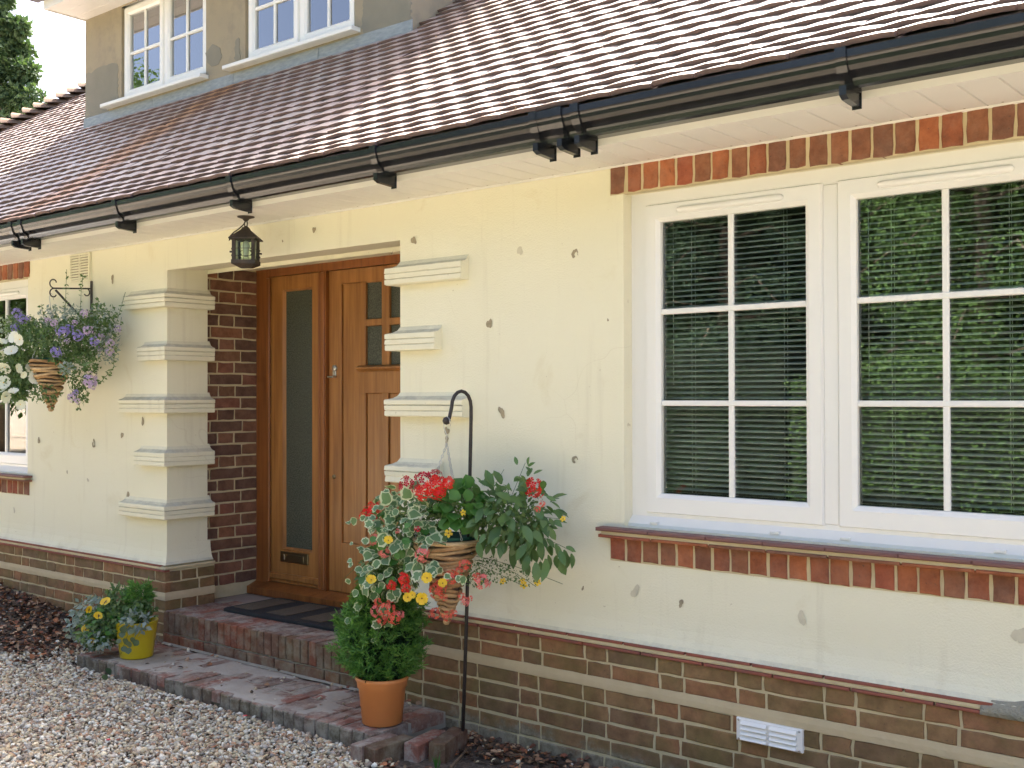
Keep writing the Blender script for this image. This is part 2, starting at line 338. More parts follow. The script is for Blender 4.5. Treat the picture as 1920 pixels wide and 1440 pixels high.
lw.add([(x, y, -.018) for x, y in ol]+[(x, y, -.04) for x, y in ol], [tuple(range(12))]+[(k, (k+1) % 12, 12+(k+1) % 12, 12+k) for k in range(12)])
tag(lw.build('added_lawn', simple('added_lawn_grass', (.075,.12,.025), (.05,.085,.02), 9, .9, 1., 120, .03, world=True)), kind='structure')  # unseen grass added to cut light bounced from gravel and tint it green
# near sheet of earth under stones and litter
nx, ny = 150, 60; xs = np.linspace(-9, 2.2, nx); ys = np.linspace(-3.4, .1, ny)
V = [(x, y, gz(x, y)-.014 - (.012 if (y < -3.2 or x > 2 or x < -8.8) else 0)) for y in ys for x in xs]
F = [(j*nx+i, j*nx+i+1, (j+1)*nx+i+1, (j+1)*nx+i) for j in range(ny-1) for i in range(nx-1)]
sg = MB(); sg.add(V, F, 0, True)
msoil, nt, b = newmat('earth_under_gravel'); v = coords(nt, world=True); b.inputs['Roughness'].default_value = .95
nt.links.new(mix(nt, gmask(nt, noise(nt, v, 60, 5), .4, .65), (.075,.055,.04), (.17,.13,.095)), b.inputs['Base Color']); bump(nt, b, noise(nt, v, 80, 5), .8, .015)
tag(sg.build('earth', msoil), kind='structure')
def ico():
    t = (1+5**.5)/2; v = np.array([(-1,t,0),(1,t,0),(-1,-t,0),(1,-t,0),(0,-1,t),(0,1,t),(0,-1,-t),(0,1,-t),(t,0,-1),(t,0,1),(-t,0,-1),(-t,0,1)], float); v /= np.linalg.norm(v[0])
    f = np.array([(0,11,5),(0,5,1),(0,1,7),(0,7,10),(0,10,11),(1,5,9),(5,11,4),(11,10,2),(10,7,6),(7,1,8),(3,9,4),(3,4,2),(3,2,6),(3,6,8),(3,8,9),(4,9,5),(2,4,11),(6,2,10),(8,6,7),(9,8,1)]); return v, f
IV, IF = ico()
LITTER = lambda x, y: max(0, min(1, (-4.30-x)/.25))*max(0, min(1, (y+.74-.10*math.sin(x*5)+.05*math.sin(x*17))/.10)) + max(0, min(1, (x+1.78)/.10))*max(0, min(1, (y+.60+.25*max(0,-1.2-x))/.10))
def in_step(x, y): return -4.22 < x < -1.30 and y > -.50 and y < .1 and not (x > -1.78 and y > -.3)
def pebbles():
    pts = []
    for (x0, x1, y0, y1, sp) in ((-6.9, .3, -2.05, -.04, .0138), (-8.6, 2.0, -3.3, -2.05, .03), (-8.6, -6.9, -2.05, -.3, .03)):
        for yy in np.arange(y0, y1, sp):
            for xx in np.arange(x0, x1, sp):
                x = xx+random.uniform(-.5,.5)*sp; y = yy+random.uniform(-.5,.5)*sp
                if in_step(x, y): continue
                l = LITTER(x, y)
                if random.random() < l*.972: continue
                if sp < .02:
                    p = project((x, y, 0))
                    if not (-150 < p[0] < 2050 and p[1] < 1560): 
                        if random.random() < .65: continue
                pts.append((x, y, gz(x, y), sp))
    for k in range(60):
        x = random.uniform(-4.1, -1.95); pts.append((x, random.choice((random.uniform(-.46,-.1), -.065-random.uniform(0,.02))), .066, .0145))
    P = np.array(pts); n = len(P)
    base = np.where(P[:, 3] > .02, .012, .0076)*np.clip(rng.lognormal(0, .34, n), .4, 1.75)
    q = unit(n)*1.0; ang = rng.uniform(0, 2*np.pi, n)
    sx = base*rng.uniform(.9, 1.5, n); sy = base*rng.uniform(.7, 1.1, n); sz = base*rng.uniform(.45, .85, n)
    ca, sa = np.cos(ang), np.sin(ang); tx, ty = rng.normal(0, .3, n), rng.normal(0, .3, n)
    Mx = np.zeros((n, 4, 4)); Mx[:, 3, 3] = 1
    Mx[:, 0, 0] = ca*sx; Mx[:, 0, 1] = -sa*sy; Mx[:, 1, 0] = sa*sx; Mx[:, 1, 1] = ca*sy; Mx[:, 2, 2] = sz
    Mx[:, 2, 0] = tx*sx; Mx[:, 2, 1] = ty*sy
    Mx[:, :2, 3] = P[:, :2]; Mx[:, 2, 3] = P[:, 2]-.006+sz*.5+rng.uniform(0, .006, n)
    v, f = scatter(IV, IF, Mx); v += np.repeat(base, 12)[:, None]*rng.normal(0, .13, (n*12, 3))
    pal = np.array([(.55,.50,.42),(.46,.36,.24),(.60,.56,.50),(.40,.31,.22),(.33,.27,.22),(.50,.42,.30),(.28,.20,.15),(.62,.55,.42),(.38,.34,.31),(.44,.27,.18),(.66,.63,.58)])
    c = np.clip(pal[rng.integers(0, len(pal), n)]*np.array([1.28,1.26,1.13])*rng.uniform(.62, 1.15, (n, 1)), 0, .9)
    me = big_mesh('gravel', v, f, attr_mat('flint_pebbles', .7, .4), np.repeat(c, 12, 0), True)
    tag(link('gravel', me), 'loose cream and brown flint gravel covering the drive before the steps', 'gravel', kind='stuff')
pebbles()
LEAF4V = np.array([(0,0,0),(.5,.42,.10),(0,.48,0),(-.5,.42,.13),(.42,.85,.05),(-.42,.85,.12),(0,1.15,-.06)])
LEAF4F = np.array([(0,1,2),(0,2,3),(1,4,2),(2,5,3),(2,4,6),(2,6,5)])
def litter():
    pts = []
    while len(pts) < 6000:
        if random.random() < .66: x, y = random.uniform(-6.6, -4.2), random.uniform(-.85, -.03)
        else: x, y = random.uniform(-1.95, .3), random.uniform(-.65, -.045)
        if in_step(x, y) or random.random() > LITTER(x, y)*.95: continue
        pts.append((x, y, gz(x, y)+random.uniform(-.008, .008)))
    for k in range(170):
        x, y = random.uniform(-5.5, -1.2), random.uniform(-1.9, -.5); pts.append((x, y, gz(x, y)+.012))
    for k in range(26):
        x, y = random.uniform(-4.1, -1.95), random.choice((random.uniform(-.47, -.06), -.07)); pts.append((x, y, .068))
    P = np.array(pts); n = len(P); d = unit(n); d[:, 2] *= .35; nr = unit(n)*.45; nr[:, 2] += 1
    v, f = scatter(LEAF4V, LEAF4F, frames(P, d, nr, rng.uniform(.014, .034, n)))
    pal = np.array([(.16,.085,.05),(.11,.06,.04),(.22,.13,.075),(.075,.045,.03),(.30,.20,.13),(.13,.05,.03),(.05,.035,.028),(.26,.11,.055),(.045,.035,.025)])
    c = pal[rng.integers(0, len(pal), n)]*np.array([1.55,1.5,1.4])*rng.uniform(.6, 1.3, (n, 1))
    tag(link('fallen_leaves', big_mesh('fallen_leaves', v, f, attr_mat('dead_leaves', .8), np.repeat(c, len(LEAF4V), 0))), 'brown fallen leaves lying on the soil along the foot of the wall', 'leaves', kind='stuff')
litter()

# ------------------------------------------------------------------ house
HOUSE = empty('house', (0, 0, 0), 'cream rendered cottage with brick plinth, oak door and brown tiled roof', 'house')
XL, XR = -4.07, -2.21                    # porch opening
HX0, HX1 = -13.0, 3.6
W1 = (-.985, 1.415, .93, 2.225); W0 = (-8.06, -5.66, .93, 2.225)
SOF = 2.335
def front_wall():
    m = MB(); ops = [W1, W0, (XL, XR, -1, 2.155)]
    xs = sorted({HX0, HX1, XL, XR, W1[0], W1[1], W0[0], W0[1]}); zs = sorted({.24, .60, .93, 2.155, 2.225, 2.36})
    hole = lambda x, z: any(a < x < b and c < z < d for a, b, c, d in ops)
    for i in range(len(xs)-1):
        for k in range(len(zs)-1):
            if not hole((xs[i]+xs[i+1])/2, (zs[k]+zs[k+1])/2):
                for y, fl in ((0, 1), (.27, 0)):
                    q = [(xs[i],y,zs[k]),(xs[i+1],y,zs[k]),(xs[i+1],y,zs[k+1]),(xs[i],y,zs[k+1])]
                    m.add(q if fl else q[::-1], [(0,1,2,3)])
    for a, b, c, d in (W1, W0):
        m.add([(a,0,c),(a,.27,c),(a,.27,d),(a,0,d)], [(0,1,2,3)]); m.add([(b,0,c),(b,.27,c),(b,.27,d),(b,0,d)], [(3,2,1,0)])
        m.add([(a,0,d),(a,.27,d),(b,.27,d),(b,0,d)], [(0,1,2,3)]); m.add([(a,0,c),(a,.27,c),(b,.27,c),(b,0,c)], [(3,2,1,0)])
    for x, o in ((XL, 0), (XR, 1)):
        q = [(x,0,.24),(x,.27,.24),(x,.27,2.2),(x,0,2.155)]; m.add(q if o else q[::-1], [(0,1,2,3)])
    m.add([(XL,0,2.155),(XR,0,2.155),(XR,.75,2.22),(XL-.06,.75,2.22),(XL-.06,.26,2.178)], [(0,4,3,2,1)])   # porch ceiling, falls to the front
    # bell-cast foot of the render
    pr = [(.0,.60),(.003,.56),(.010,.525),(.020,.503),(.032,.490),(-.01,.488),(-.01,.60)]
    m.sweep([(HX0,0),(XL,0),(XL,.29)], pr); m.sweep([(XR,.29),(XR,0),(HX1,0)], pr)
    return m.build('wall', M['wall'], HOUSE)
WALL = front_wall()
# body of the house, so that light and reflections behave
b = MB(); b.box(HX0, HX0+.25, .27, 8.2, 0, 2.34); b.box(HX1-.25, HX1, .27, 8.2, 0, 2.34); b.box(HX0, HX1, 8.2, 8.45, 0, 2.34)
b.build('side_wall', M['wall'], HOUSE)
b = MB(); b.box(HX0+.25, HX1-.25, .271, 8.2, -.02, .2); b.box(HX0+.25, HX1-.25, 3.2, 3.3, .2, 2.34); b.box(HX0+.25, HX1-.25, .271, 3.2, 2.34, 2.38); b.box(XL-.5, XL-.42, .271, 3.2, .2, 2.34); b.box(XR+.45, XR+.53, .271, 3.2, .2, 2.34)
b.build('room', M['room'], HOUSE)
# quoin bands of stacked render
def qband(zb, path):
    t = zb+.078
    pr = [(-.004,zb),(.046,zb+.001),(.0505,zb+.006),(.0505,zb+.025),(.0455,zb+.0285),(.051,zb+.031),(.051,zb+.050),(.0455,zb+.0535),(.0525,zb+.056),(.0525,zb+.074),(.049,t),(.026,t+.006),(.010,t+.016),(.002,t+.030),(-.004,t+.040)]
    m = MB(); m.sweep(path, [(o+random.uniform(-.002,.002) if o > .02 else o, z) for o, z in pr]); m.build('quoin_band', M['wall'], HOUSE)
for k, z in enumerate((1.944, 1.644, 1.344, 1.044, .744)):
    px = (232, 258, 224, 252, 224)[k]; xq = at(px, 660, Y=-.045).x
    qband(z, [(xq, 0), (XL, 0), (XL, .285)])
    px = (866, 816, 868, 818, 866)[k]; xq = at(px, 660, Y=-.045).x
    qband(z, [(XR, .285), (XR, 0), (xq, 0)])
# chips and faded patches where fixings were taken out
def chip(px, py, r, mt='chip', ring=False, ell=1.5, X=None):
    c = at(px, py, Y=-.0022); n = 18; ph1, ph2 = random.uniform(0,6), random.uniform(0,6); m = MB(); rot = random.uniform(-.5, .5); vs = []
    for k in range(n):
        a = 2*math.pi*k/n; q = r*.80*(1+.22*math.sin(2*a+ph1)+.16*math.sin(3*a+ph2)+random.uniform(-.10,.10)); u, w = q*math.cos(a), q*math.sin(a)*ell
        vs.append((u*math.cos(rot)-w*math.sin(rot), -.0008, u*math.sin(rot)+w*math.cos(rot)))
    if ring:
        n2 = 8 if ring == 2 else n
        vs2 = [(x*.45+.2*r*(ring == 2), -.0008, z*.5) for x, y, z in vs]
        m.add(vs+vs2, [(k, (k+1) % n, n+(k+1) % n, n+k) for k in range(n if ring == 1 else n-6)])
    else: m.add(vs, [tuple(range(n))])
    for x, y, z in [] if ring else vs[:1]: pass
    m.build('paint_chip', M[mt], HOUSE, loc=c)
for a in ((211,523,.020),(73,826,.018),(229,816,.016),(268,790,.018),(240,928,.018),(165,900,.011,'faint'),(126,885,.008),(27,957,.014,'faint'),(589,431,.014),(776,451,.017),(975,470,.016,'faint'),
          (918,607,.018),(838,808,.016),(838,824,.013),(941,773,.019),(1093,1103,.007),(1191,1109,.019,'faint'),(1277,1131,.012),(1503,1158,.018,'faint'),(1913,1191,.024,'faint'),(530,452,.006),(735,475,.006),(1140,600,.005)): chip(*a)
for a in ((176,832,.021,'chip',1),(1079,478,.021,'chip',2),(1079,863,.017,'chip',2)): chip(*a)

# bricks ------------------------------------------------------------
BCACHE = {}
def brick_mesh(L, H, D=.05, mat='brick', bev=.0035):
    key = (round(L, 3), round(H, 3), mat); lst = BCACHE.setdefault(key, [])
    if len(lst) >= 4: return random.choice(lst)
    def edge(a, b, n): return [a+(b-a)*i/n for i in range(n)]
    na, nb = (3, 2) if L > H*1.4 else (2, 2) if L > H*.7 else (2, 3)
    pts = [(x, 0) for x in edge(0, L, na)]+[(L, z) for z in edge(0, H, nb)]+[(x, H) for x in edge(L, 0, na)]+[(0, z) for z in edge(H, 0, nb)]
    pts = [(x+random.uniform(-.0028,.0028), z+random.uniform(-.0026,.0026)) for x, z in pts]; n = len(pts); cx, cz = L/2, H/2
    inn = [(cx+(x-cx)*(1-2*bev/L), cz+(z-cz)*(1-2*bev/H)) for x, z in pts]
    m = MB(); vs = [(x, D, z) for x, z in pts]+[(x, bev, z) for x, z in pts]+[(x, random.uniform(-.0008,.0008), z) for x, z in inn]
    m.add(vs, [(r*n+k, r*n+(k+1) % n, (r+1)*n+(k+1) % n, (r+1)*n+k) for r in (0, 1) for k in range(n)]+[tuple(range(2*n, 3*n))])
    me = m.mesh('brick', M[mat]); lst.append(me); return me
def put_brick(parent, x, y, z, L, H, mat, rz=0, D=.05, proud=.0025):
    me = brick_mesh(L, H, D, mat); o = link('brick', me, parent)
    o.location = (x, y-random.uniform(0, proud) if rz == 0 else y, z); o.rotation_euler = (0, 0, rz)
    if rz: o.location.x += random.uniform(0, proud)
    return o
ROWS = [(.398,.054), (.336,.054), (.235,.055), (.168,.056), (.104,.054), (.038,.054), (-.026,.055)]
PLINTH = MB()
for path in ([(HX0,0),(XL,0),(XL,.30)], [(XR,.30),(XR,0),(HX1,0)]):
    PLINTH.sweep(path, [(.026,-.1),(.026,.462),(.0,.470),(-.02,.470),(-.02,-.1)])
PLINTH = PLINTH.build('plinth', M['mortar'], HOUSE)
for path in ([(HX0,0),(XL,0),(XL,.30)], [(XR,.30),(XR,0),(HX1,0)]):
    m = MB(); m.sweep(path, [(.0265,.291),(.033,.293),(.034,.315),(.031,.336),(.0265,.338)]); m.build('mortar_band', M['band'], PLINTH)
    m = MB(); m.sweep(path, [(.0,.462),(.034,.464),(.036,.470),(.034,.480),(.0,.4885)]); m.build('mortar_fillet', M['mortar'], PLINTH)
def course(x0, x1, z, H, start, parent, mat, y=-.030, rz=0, fixed=None):
    # Flemish bond: header, stretcher...
    x = x0; k = start; j = .010
    while x < x1-.03:
        L = (.100, .212)[k % 2]+random.uniform(-.006, .006)
        if x == x0 and fixed: L = fixed
        L = min(L, x1-x)
        if L > .025:
            if rz == 0: put_brick(parent, x, y, z, L, H, mat)
            else: put_brick(parent, y, x, z, L, H, mat, rz)
        x += L+j; k += 1
random.seed(11)
VX0, VX1 = -6.45, 1.6
for i, (z, H) in enumerate(ROWS):
    # left stretch, laid from the corner outwards
    x = XL+.030; k = i; first = True
    while x > (VX0 if i < 6 else -4.6):
        L = (.100, .212)[k % 2]+random.uniform(-.006, .006)
        put_brick(PLINTH, x-L, -.030, z, L, H, 'plinth'); x -= L+.010; k += 1
    if i < 4: course(.0, .30, z, H, i+1, PLINTH, 'plinth', y=XL+.030, rz=R(90), fixed=(.07, .19)[i % 2])
    course(XR+.0 if i < 3 else XR-.0, VX1, z, H, i, PLINTH, 'plinth', fixed=(.16, .06)[i % 2])
# creasing tiles on the plinth
for (x0, x1) in ((VX0, XL+.034), (XR-.034, .385)):
    for z, off, off2 in ((.452,.040,0), (.479,.037,.08)):
        x = x0-random.uniform(0, .1)
        while x < x1:
            L = min(.262+random.uniform(-.01,.01), x1-x)
            if L > .04:
                m = MB(); m.bevbox(0, L, 0, .036, 0, .0105, .002); m.build('creasing_tile', M['clay'], PLINTH, loc=(x, -off-random.uniform(0,.003), z))
            x += L+.008
# porch return wall in brick
PW = MB(); PW.box(-4.40, -4.122, .271, .78, .24, 2.25)
PW2 = MB(); PW2.box(XR+.04, XR+.3, .271, .78, .24, 2.25); PW2.build('porch_wall', M['mortar'], HOUSE)
PW = PW.build('porch_wall', M['mortar'], HOUSE)
z = .315; i = 0; random.seed(5)
while z < 2.17:
    js = [.19, .324, .55, .70] if i % 2 else [.24, .382, .498, .70]
    js = [js[0]]+[q+random.uniform(-.008,.008) for q in js[1:-1]]+[js[-1]]
    for a, c in zip(js[:-1], js[1:]): put_brick(PW, -4.118, a+.005, z, c-a-.010, .0595, 'brick', R(90), .04)
    z += .0703; i += 1
# soldiers over and under the windows
def soldiers(x0, x1, z0, H, name, y=-.006, mirror=False):
    m = MB(); m.box(x0-.004, x1+.004, -.003, .03, z0-.004, z0+H); P = m.build(name, M['mortar'], HOUSE)
    n = int(round((x1-x0)/.075))
    for k in range(n):
        xx = x0+k*.075
        if xx > 1.5 or xx < -6.9: continue
        put_brick(P, xx+random.uniform(-.002,.002), y, z0+random.uniform(-.003,.003), .064, H-.002, 'soldier', 0, .03, .004)
    return P
random.seed(3)
soldiers(-1.04, 1.46, 2.227, .112, 'lintel'); soldiers(-8.1, -5.64, 2.227, .112, 'lintel')
soldiers(-1.045, 1.455, .797, .092, 'sill_course'); soldiers(-8.1, -5.645, .797, .092, 'sill_course')
for (x0, x1, vis0, vis1) in ((-1.085, 1.50, -1.085, 1.49), (-8.15, -5.60, -6.9, -5.60)):
    m = MB(); m.box(x0+.02, x1-.02, -.042, .1, .893, .912); SB = m.build('window_sill', M['mortar'], HOUSE)
    x = vis0; k = 0
    while x < vis1-.02:
        L = min(.232+random.uniform(-.012,.012), vis1-x)
        m = MB(); m.bevbox(0, L, 0, .045 if k < 999 else .1, 0, .0115, .003); m.build('sill_tile', M['soldier'], SB, loc=(x+.008, -.047-random.uniform(0,.003), .889-.003))
        m = MB(); m.bevbox(0, L+.004, 0, .2, 0, .014, .004); m.build('sill_tile', M['quarry'], SB, loc=(x, -.056-random.uniform(0,.004), .911))
        x += L+.006; k += 1

# windows --------------------------------------------------------------
def sash(win, x0, x1, z0, z1, y, gx0, gx1, gz0, gz1, ncol, rows, vent=True, gl='glass'):
    """casement: sash frame with bevelled glazing edge, glass pane, glazing bars"""
    m = MB()
    def ring(o, i, y0, y1):       # frame between rectangles o and i
        (a0,a1,c0,c1), (b0,b1,d0,d1) = o, i
        vs = [(a0,y0,c0),(a1,y0,c0),(a1,y0,c1),(a0,y0,c1),(b0,y1,d0),(b1,y1,d0),(b1,y1,d1),(b0,y1,d1)]
        m.add(vs, [(0,1,5,4),(1,2,6,5),(2,3,7,6),(3,0,4,7)])
    O = (x0,x1,z0,z1); e = .007
    I = (gx0,gx1,gz0,gz1); I1 = (gx0-.016,gx1+.016,gz0-.016,gz1+.016)
    ring(O, (x0+e,x1-e,z0+e,z1-e), y, y-.016); ring((x0+e,x1-e,z0+e,z1-e), I1, y-.016, y-.016); ring(I1, I, y-.016, y-.004); ring(I, I, y-.004, y+.03)
    s = m.build('sash', M['upvc'], win)
    m = MB(); m.box(gx0-.01, gx1+.01, y+.012, y+.018, gz0-.01, gz1+.01); m.build('pane', M[gl], win)
    m = MB(); g = .004; w = .006
    m.box(gx0, gx1, y+.0185, y+.022, gz0, gz0+w); m.box(gx0, gx1, y+.0185, y+.022, gz1-w, gz1); m.box(gx0, gx0+w, y+.0185, y+.022, gz0+w, gz1-w); m.box(gx1-w, gx1, y+.0185, y+.022, gz0+w, gz1-w)
    m.build('glazing_gasket', M['black'], win)
    bw = .0105
    for k in range(1, ncol):
        xc = gx0+(gx1-gx0)*k/ncol; m = MB(); m.bevbox(xc-bw, xc+bw, y-.001, y+.0115, gz0, gz1, .003); m.build('glazing_bar', M['upvc'], win)
    for zc in rows:
        m = MB(); m.bevbox(gx0, gx1, y-.003, y+.0112, zc-bw, zc+bw, .003); m.build('glazing_bar', M['upvc'], win)
    if vent:
        m = MB(); xa, xb, zc = gx0+.03+(gx1-gx0)*.08, gx1-.03-(gx1-gx0)*.08, (gz1+z1)/2
        pr = [(-.0,-.013),(-.008,-.011),(-.013,-.004),(-.013,.004),(-.008,.011),(-.0,.013)]; vs = []
        for x, s_ in ((xa,.2),(xa+.006,.8),(xa+.016,1),(xb-.016,1),(xb-.006,.8),(xb,.2)): vs += [(x, y-.016+p*s_, zc+q*s_) for p, q in pr]
        m.add(vs, [(i*6+k, i*6+k+1, (i+1)*6+k+1, (i+1)*6+k) for i in range(5) for k in range(5)]+[(5,4,3,2,1,0),(30,31,32,33,34,35)], 0, True); m.build('trickle_vent', M['upvc'], win)
def big_window(W, n, label, lights):
    x0, x1, z0, z1 = W; y = .062
    m = MB(); t = .078
    m.box(x0, x1, y-.004, y+.075, z1-.056, z1); m.box(x0, x0+t, y-.004, y+.075, z0+.058, z1-.056); m.box(x1-t, x1, y-.004, y+.075, z0+.058, z1-.056); m.box(x0, x1, y-.004, y+.075, z0+.0401, z0+.058)
    m.add([(x0,y-.035,z0-.004),(x1,y-.035,z0-.004),(x1,y-.035,z0+.012),(x0,y-.035,z0+.012),(x0,y-.004,z0+.04),(x1,y-.004,z0+.04),(x0,y+.075,z0+.04),(x1,y+.075,z0+.04),(x0,y+.075,z0-.004),(x1,y+.075,z0-.004)],
          [(0,1,3-1,3),(3,2,5,4),(4,5,7,6),(0,3,4,6,8),(1,9,7,5,2),(0,8,9,1)])
    win = m.build('window', M['upvc'], HOUSE); win['label'] = label
    for k in range(len(lights)-1):
        xa = lights[k][1]; xb = lights[k+1][0]; c = (xa+xb)/2
        m = MB(); m.bevbox(c-.028, c+.028, y-.006, y+.07, z0+.0585, z1-.0565, .004); m.build('mullion', M['upvc'], win)
    for (g0, g1) in lights: sash(win, g0-.066, g1+.066, 1.06-.078, 2.107+.072, y, g0, g1, 1.06, 2.107, 2, (1.408, 1.760))
    for dx in (.10, .60, .86, 1.36):
        m = MB(); m.bevbox(x0+dx, x0+dx+.035, y-.040, y-.02, z0+.014, z0+.024, .002); m.build('drain_cap', M['upvc'], win)
    return win
L1 = [(-.853, -.258), (-.075, .515), (.700, 1.290)]
big_window(W1, 3, 'large white casement window with six-pane lights on the right', L1)
L0 = [(-5.79-.59-.775*2+.0, -5.79-.775*2), (-5.79-.59-.775, -5.79-.775), (-5.79-.59, -5.79)]
big_window(W0, 3, 'white casement window at the left edge behind the hanging basket', L0)
def blind(g0, g1, label):
    e = empty('venetian_blind', ((g0+g1)/2, .145, 1.03), label, 'blind', 'slatted blinds inside the windows'); w = (g1-g0)/2+.03
    m = MB(); a = R(22); hw = .0125; ca, sa = math.cos(a), math.sin(a)
    pr = [(-hw*ca, -hw*sa), (0, .0018), (hw*ca, hw*sa)]
    vs = [(x, p, q) for x in (-w, w) for p, q in pr]+[(x, p, q-.0006) for x in (-w, w) for p, q in pr]
    m.add(vs, [(0,3,4,1),(1,4,5,2),(6,7,10,9),(7,8,11,10),(0,6,9,3),(2,5,11,8)], 0, True); me = m.mesh('slat', M['slat'])
    for k in range(52): link('slat', me, e, (0, random.uniform(-.0006,.0006), .025+k*.0208))
    m = MB(); m.box(-w, w, -.014, .014, 1.115, 1.14); m.build('headrail', M['slat'], e)
    m = MB(); m.box(-w, w, -.011, .011, .0, .014); m.build('bottom_rail', M['slat'], e)
    for x in (-w*.62, w*.55):
        for dy in (-.0135, .0135):
            m = MB(); m.tube([(x, dy, .0), (x, dy, 1.12)], .0009, 5); m.build('ladder_cord', M['slat'], e)
    m = MB(); m.tube([(-w*.86, -.018, .45), (-w*.86, -.018, 1.12)], .0016, 5); m.build('tilt_wand', M['slat'], e)
blind(*L1[0], 'pale slatted blind in the left light of the large window')
blind(*L1[1], 'pale slatted blind in the light cut by the right picture edge')
blind(*L0[2], 'pale slatted blind in the window at the left picture edge')

# door set ---------------------------------------------------------------
DY = .69
fr = MB()
fr.box(-4.125, -4.005, DY-.03, DY+.10, .31, 2.235); fr.box(-3.535, -3.478, DY-.03, DY+.10, .31, 2.165); fr.box(-4.005, -2.4, DY-.028, DY+.10, 2.165, 2.235); fr.box(-2.50, -2.40, DY-.03, DY+.10, .31, 2.165)
DF = fr.build('door_frame', M['oakdark'], HOUSE)
m = MB(); m.bevbox(-4.02, -3.99, DY-.036, DY-.03, .32, 2.16, .004); m.bevbox(-3.545, -3.53, DY-.036, DY-.03, .32, 2.16, .003); m.bevbox(-3.515, -3.485, DY-.04, DY-.03, .32, 2.16, .004); m.build('frame_moulding', M['oakdark'], DF)
m = MB(); m.add([(-4.15,DY-.10,.243),(-2.38,DY-.10,.243),(-2.38,DY-.10,.285),(-4.15,DY-.10,.285),(-4.15,DY-.02,.315),(-2.38,DY-.02,.315),(-4.15,DY+.1,.315),(-2.38,DY+.1,.315),(-4.15,DY+.1,.243),(-2.38,DY+.1,.243)],
    [(0,1,2,3),(3,2,5,4),(4,5,7,6),(0,3,4,6,8),(1,9,7,5,2)]); m.build('door_cill', M['oakdark'], DF)
def frame_ring(m, o, i, y0, y1, d=.012):
    (a0,a1,c0,c1), (b0,b1,d0,d1) = o, i
    vs = [(a0,y0,c0),(a1,y0,c0),(a1,y0,c1),(a0,y0,c1),(b0,y0,d0),(b1,y0,d0),(b1,y0,d1),(b0,y0,d1),(b0+d,y1,d0+d),(b1-d,y1,d0+d),(b1-d,y1,d1-d),(b0+d,y1,d1-d)]
    m.add(vs, [(0,1,5,4),(1,2,6,5),(2,3,7,6),(3,0,4,7),(4,5,9,8),(5,6,10,9),(6,7,11,10),(7,4,8,11)])
# sidelight
SL = empty('sidelight', (0,0,0)); SL.parent = HOUSE; SL['label'] = 'tall narrow glazed oak sidelight with letter plate left of the door'
m = MB(); frame_ring(m, (-4.005,-3.535,.318,2.163), (-3.892,-3.620,.520,2.082), DY-.012, DY+.008); m.box(-4.005,-3.535,DY+.03,DY+.05,.318,.512); m.build('stile_frame', M['oak'], SL)
m = MB(); m.box(-3.885, -3.627, DY+.008, DY+.014, .527, 2.075); m.build('pane', M['obscure'], SL)
m = MB(); m.bevbox(-4.0, -3.54, DY-.030, DY-.012, .335, .375, .008); m.build('weather_bar', M['oak'], SL)
m = MB(); m.bevbox(-3.905, -3.650, DY-.020, DY-.010, .445, .507, .003); m.bevbox(-3.87, -3.685, DY-.024, DY-.0195, .458, .494, .002); lp = m.build('letter_plate', M['brass'], SL)
m = MB(); m.bevbox(-3.865, -3.855, DY-.028, DY-.024, .462, .490, .001); m.build('letter_flap_pull', M['chrome'], lp)
# door leaf
DR = empty('front_door', (0,0,0)); DR.parent = HOUSE; DR['label'] = 'varnished oak front door with four small panes and vertical panels'
dx0, dx1 = -3.472, -2.505; pn = [(-3.166,-3.036),(-2.976,-2.846)]; pz = [(1.606,1.830),(1.872,2.075)]
m = MB()
xsb = [dx0,-3.370,-3.215,-3.178,-3.032,-2.985,-2.84,-2.80,-2.645,dx1]
def leafbox(x0,x1,z0,z1,y=DY-.012): m.bevbox(x0, x1, y, DY+.03, z0, z1, .002)
leafbox(dx0,-3.366,.318,2.163); leafbox(-2.645,dx1,.318,2.163)                       # outer stiles
leafbox(-3.366,-2.645,2.083,2.163); leafbox(-3.366,-2.645,.318,.60)                     # top and bottom rails
leafbox(-3.205,-3.166,1.598,2.083); leafbox(-2.846,-2.805,1.598,2.083)                  # beside the panes
leafbox(-3.036,-2.976,1.606,2.083); leafbox(-3.166,-3.036,1.832,1.870); leafbox(-2.976,-2.846,1.832,1.870); leafbox(-3.166,-3.036,2.075,2.083); leafbox(-2.976,-2.846,2.075,2.083)
leafbox(-3.205,-2.805,1.455,1.59); leafbox(-3.205,-3.165,.60,1.455); leafbox(-3.035,-2.985,.60,1.455); leafbox(-2.845,-2.805,.60,1.455)
m.build('leaf_frame', M['oak'], DR)
for (x0,x1,z0,z1) in ((-3.366,-3.205,.60,2.083),(-2.805,-2.645,.60,2.083),(-3.165,-3.035,.60,1.455),(-2.985,-2.845,.60,1.455)):
    m = MB(); m.bevbox(x0+.003, x1-.003, DY-.002, DY+.02, z0, z1, .004); m.build('panel', M['oak'], DR)
for a, c in pn:
    for z0, z1 in pz: m = MB(); m.box(a, c, DY+.004, DY+.01, z0, z1); m.build('pane', M['obscure'], DR)
m = MB(); m.add([(-3.215,DY-.045,1.592),(-2.795,DY-.045,1.592),(-2.795,DY-.045,1.600),(-3.215,DY-.045,1.600),(-3.215,DY-.01,1.612),(-2.795,DY-.01,1.612),(-3.215,DY-.012,1.575),(-2.795,DY-.012,1.575)],
    [(0,1,2,3),(3,2,5,4),(6,7,1,0),(0,3,4,6),(1,7,5,2)]); m.build('drip_shelf', M['oak'], DR)
lx = -3.42
m = MB(); m.lathe([(0,.012),(.014,.012),(.020,.008),(.021,0)], 16); o = m.build('lock_cylinder', M['chrome'], DR); o.matrix_basis = Matrix.Translation((lx, DY-.012, 1.60)) @ Matrix.Rotation(R(90), 4, 'X')
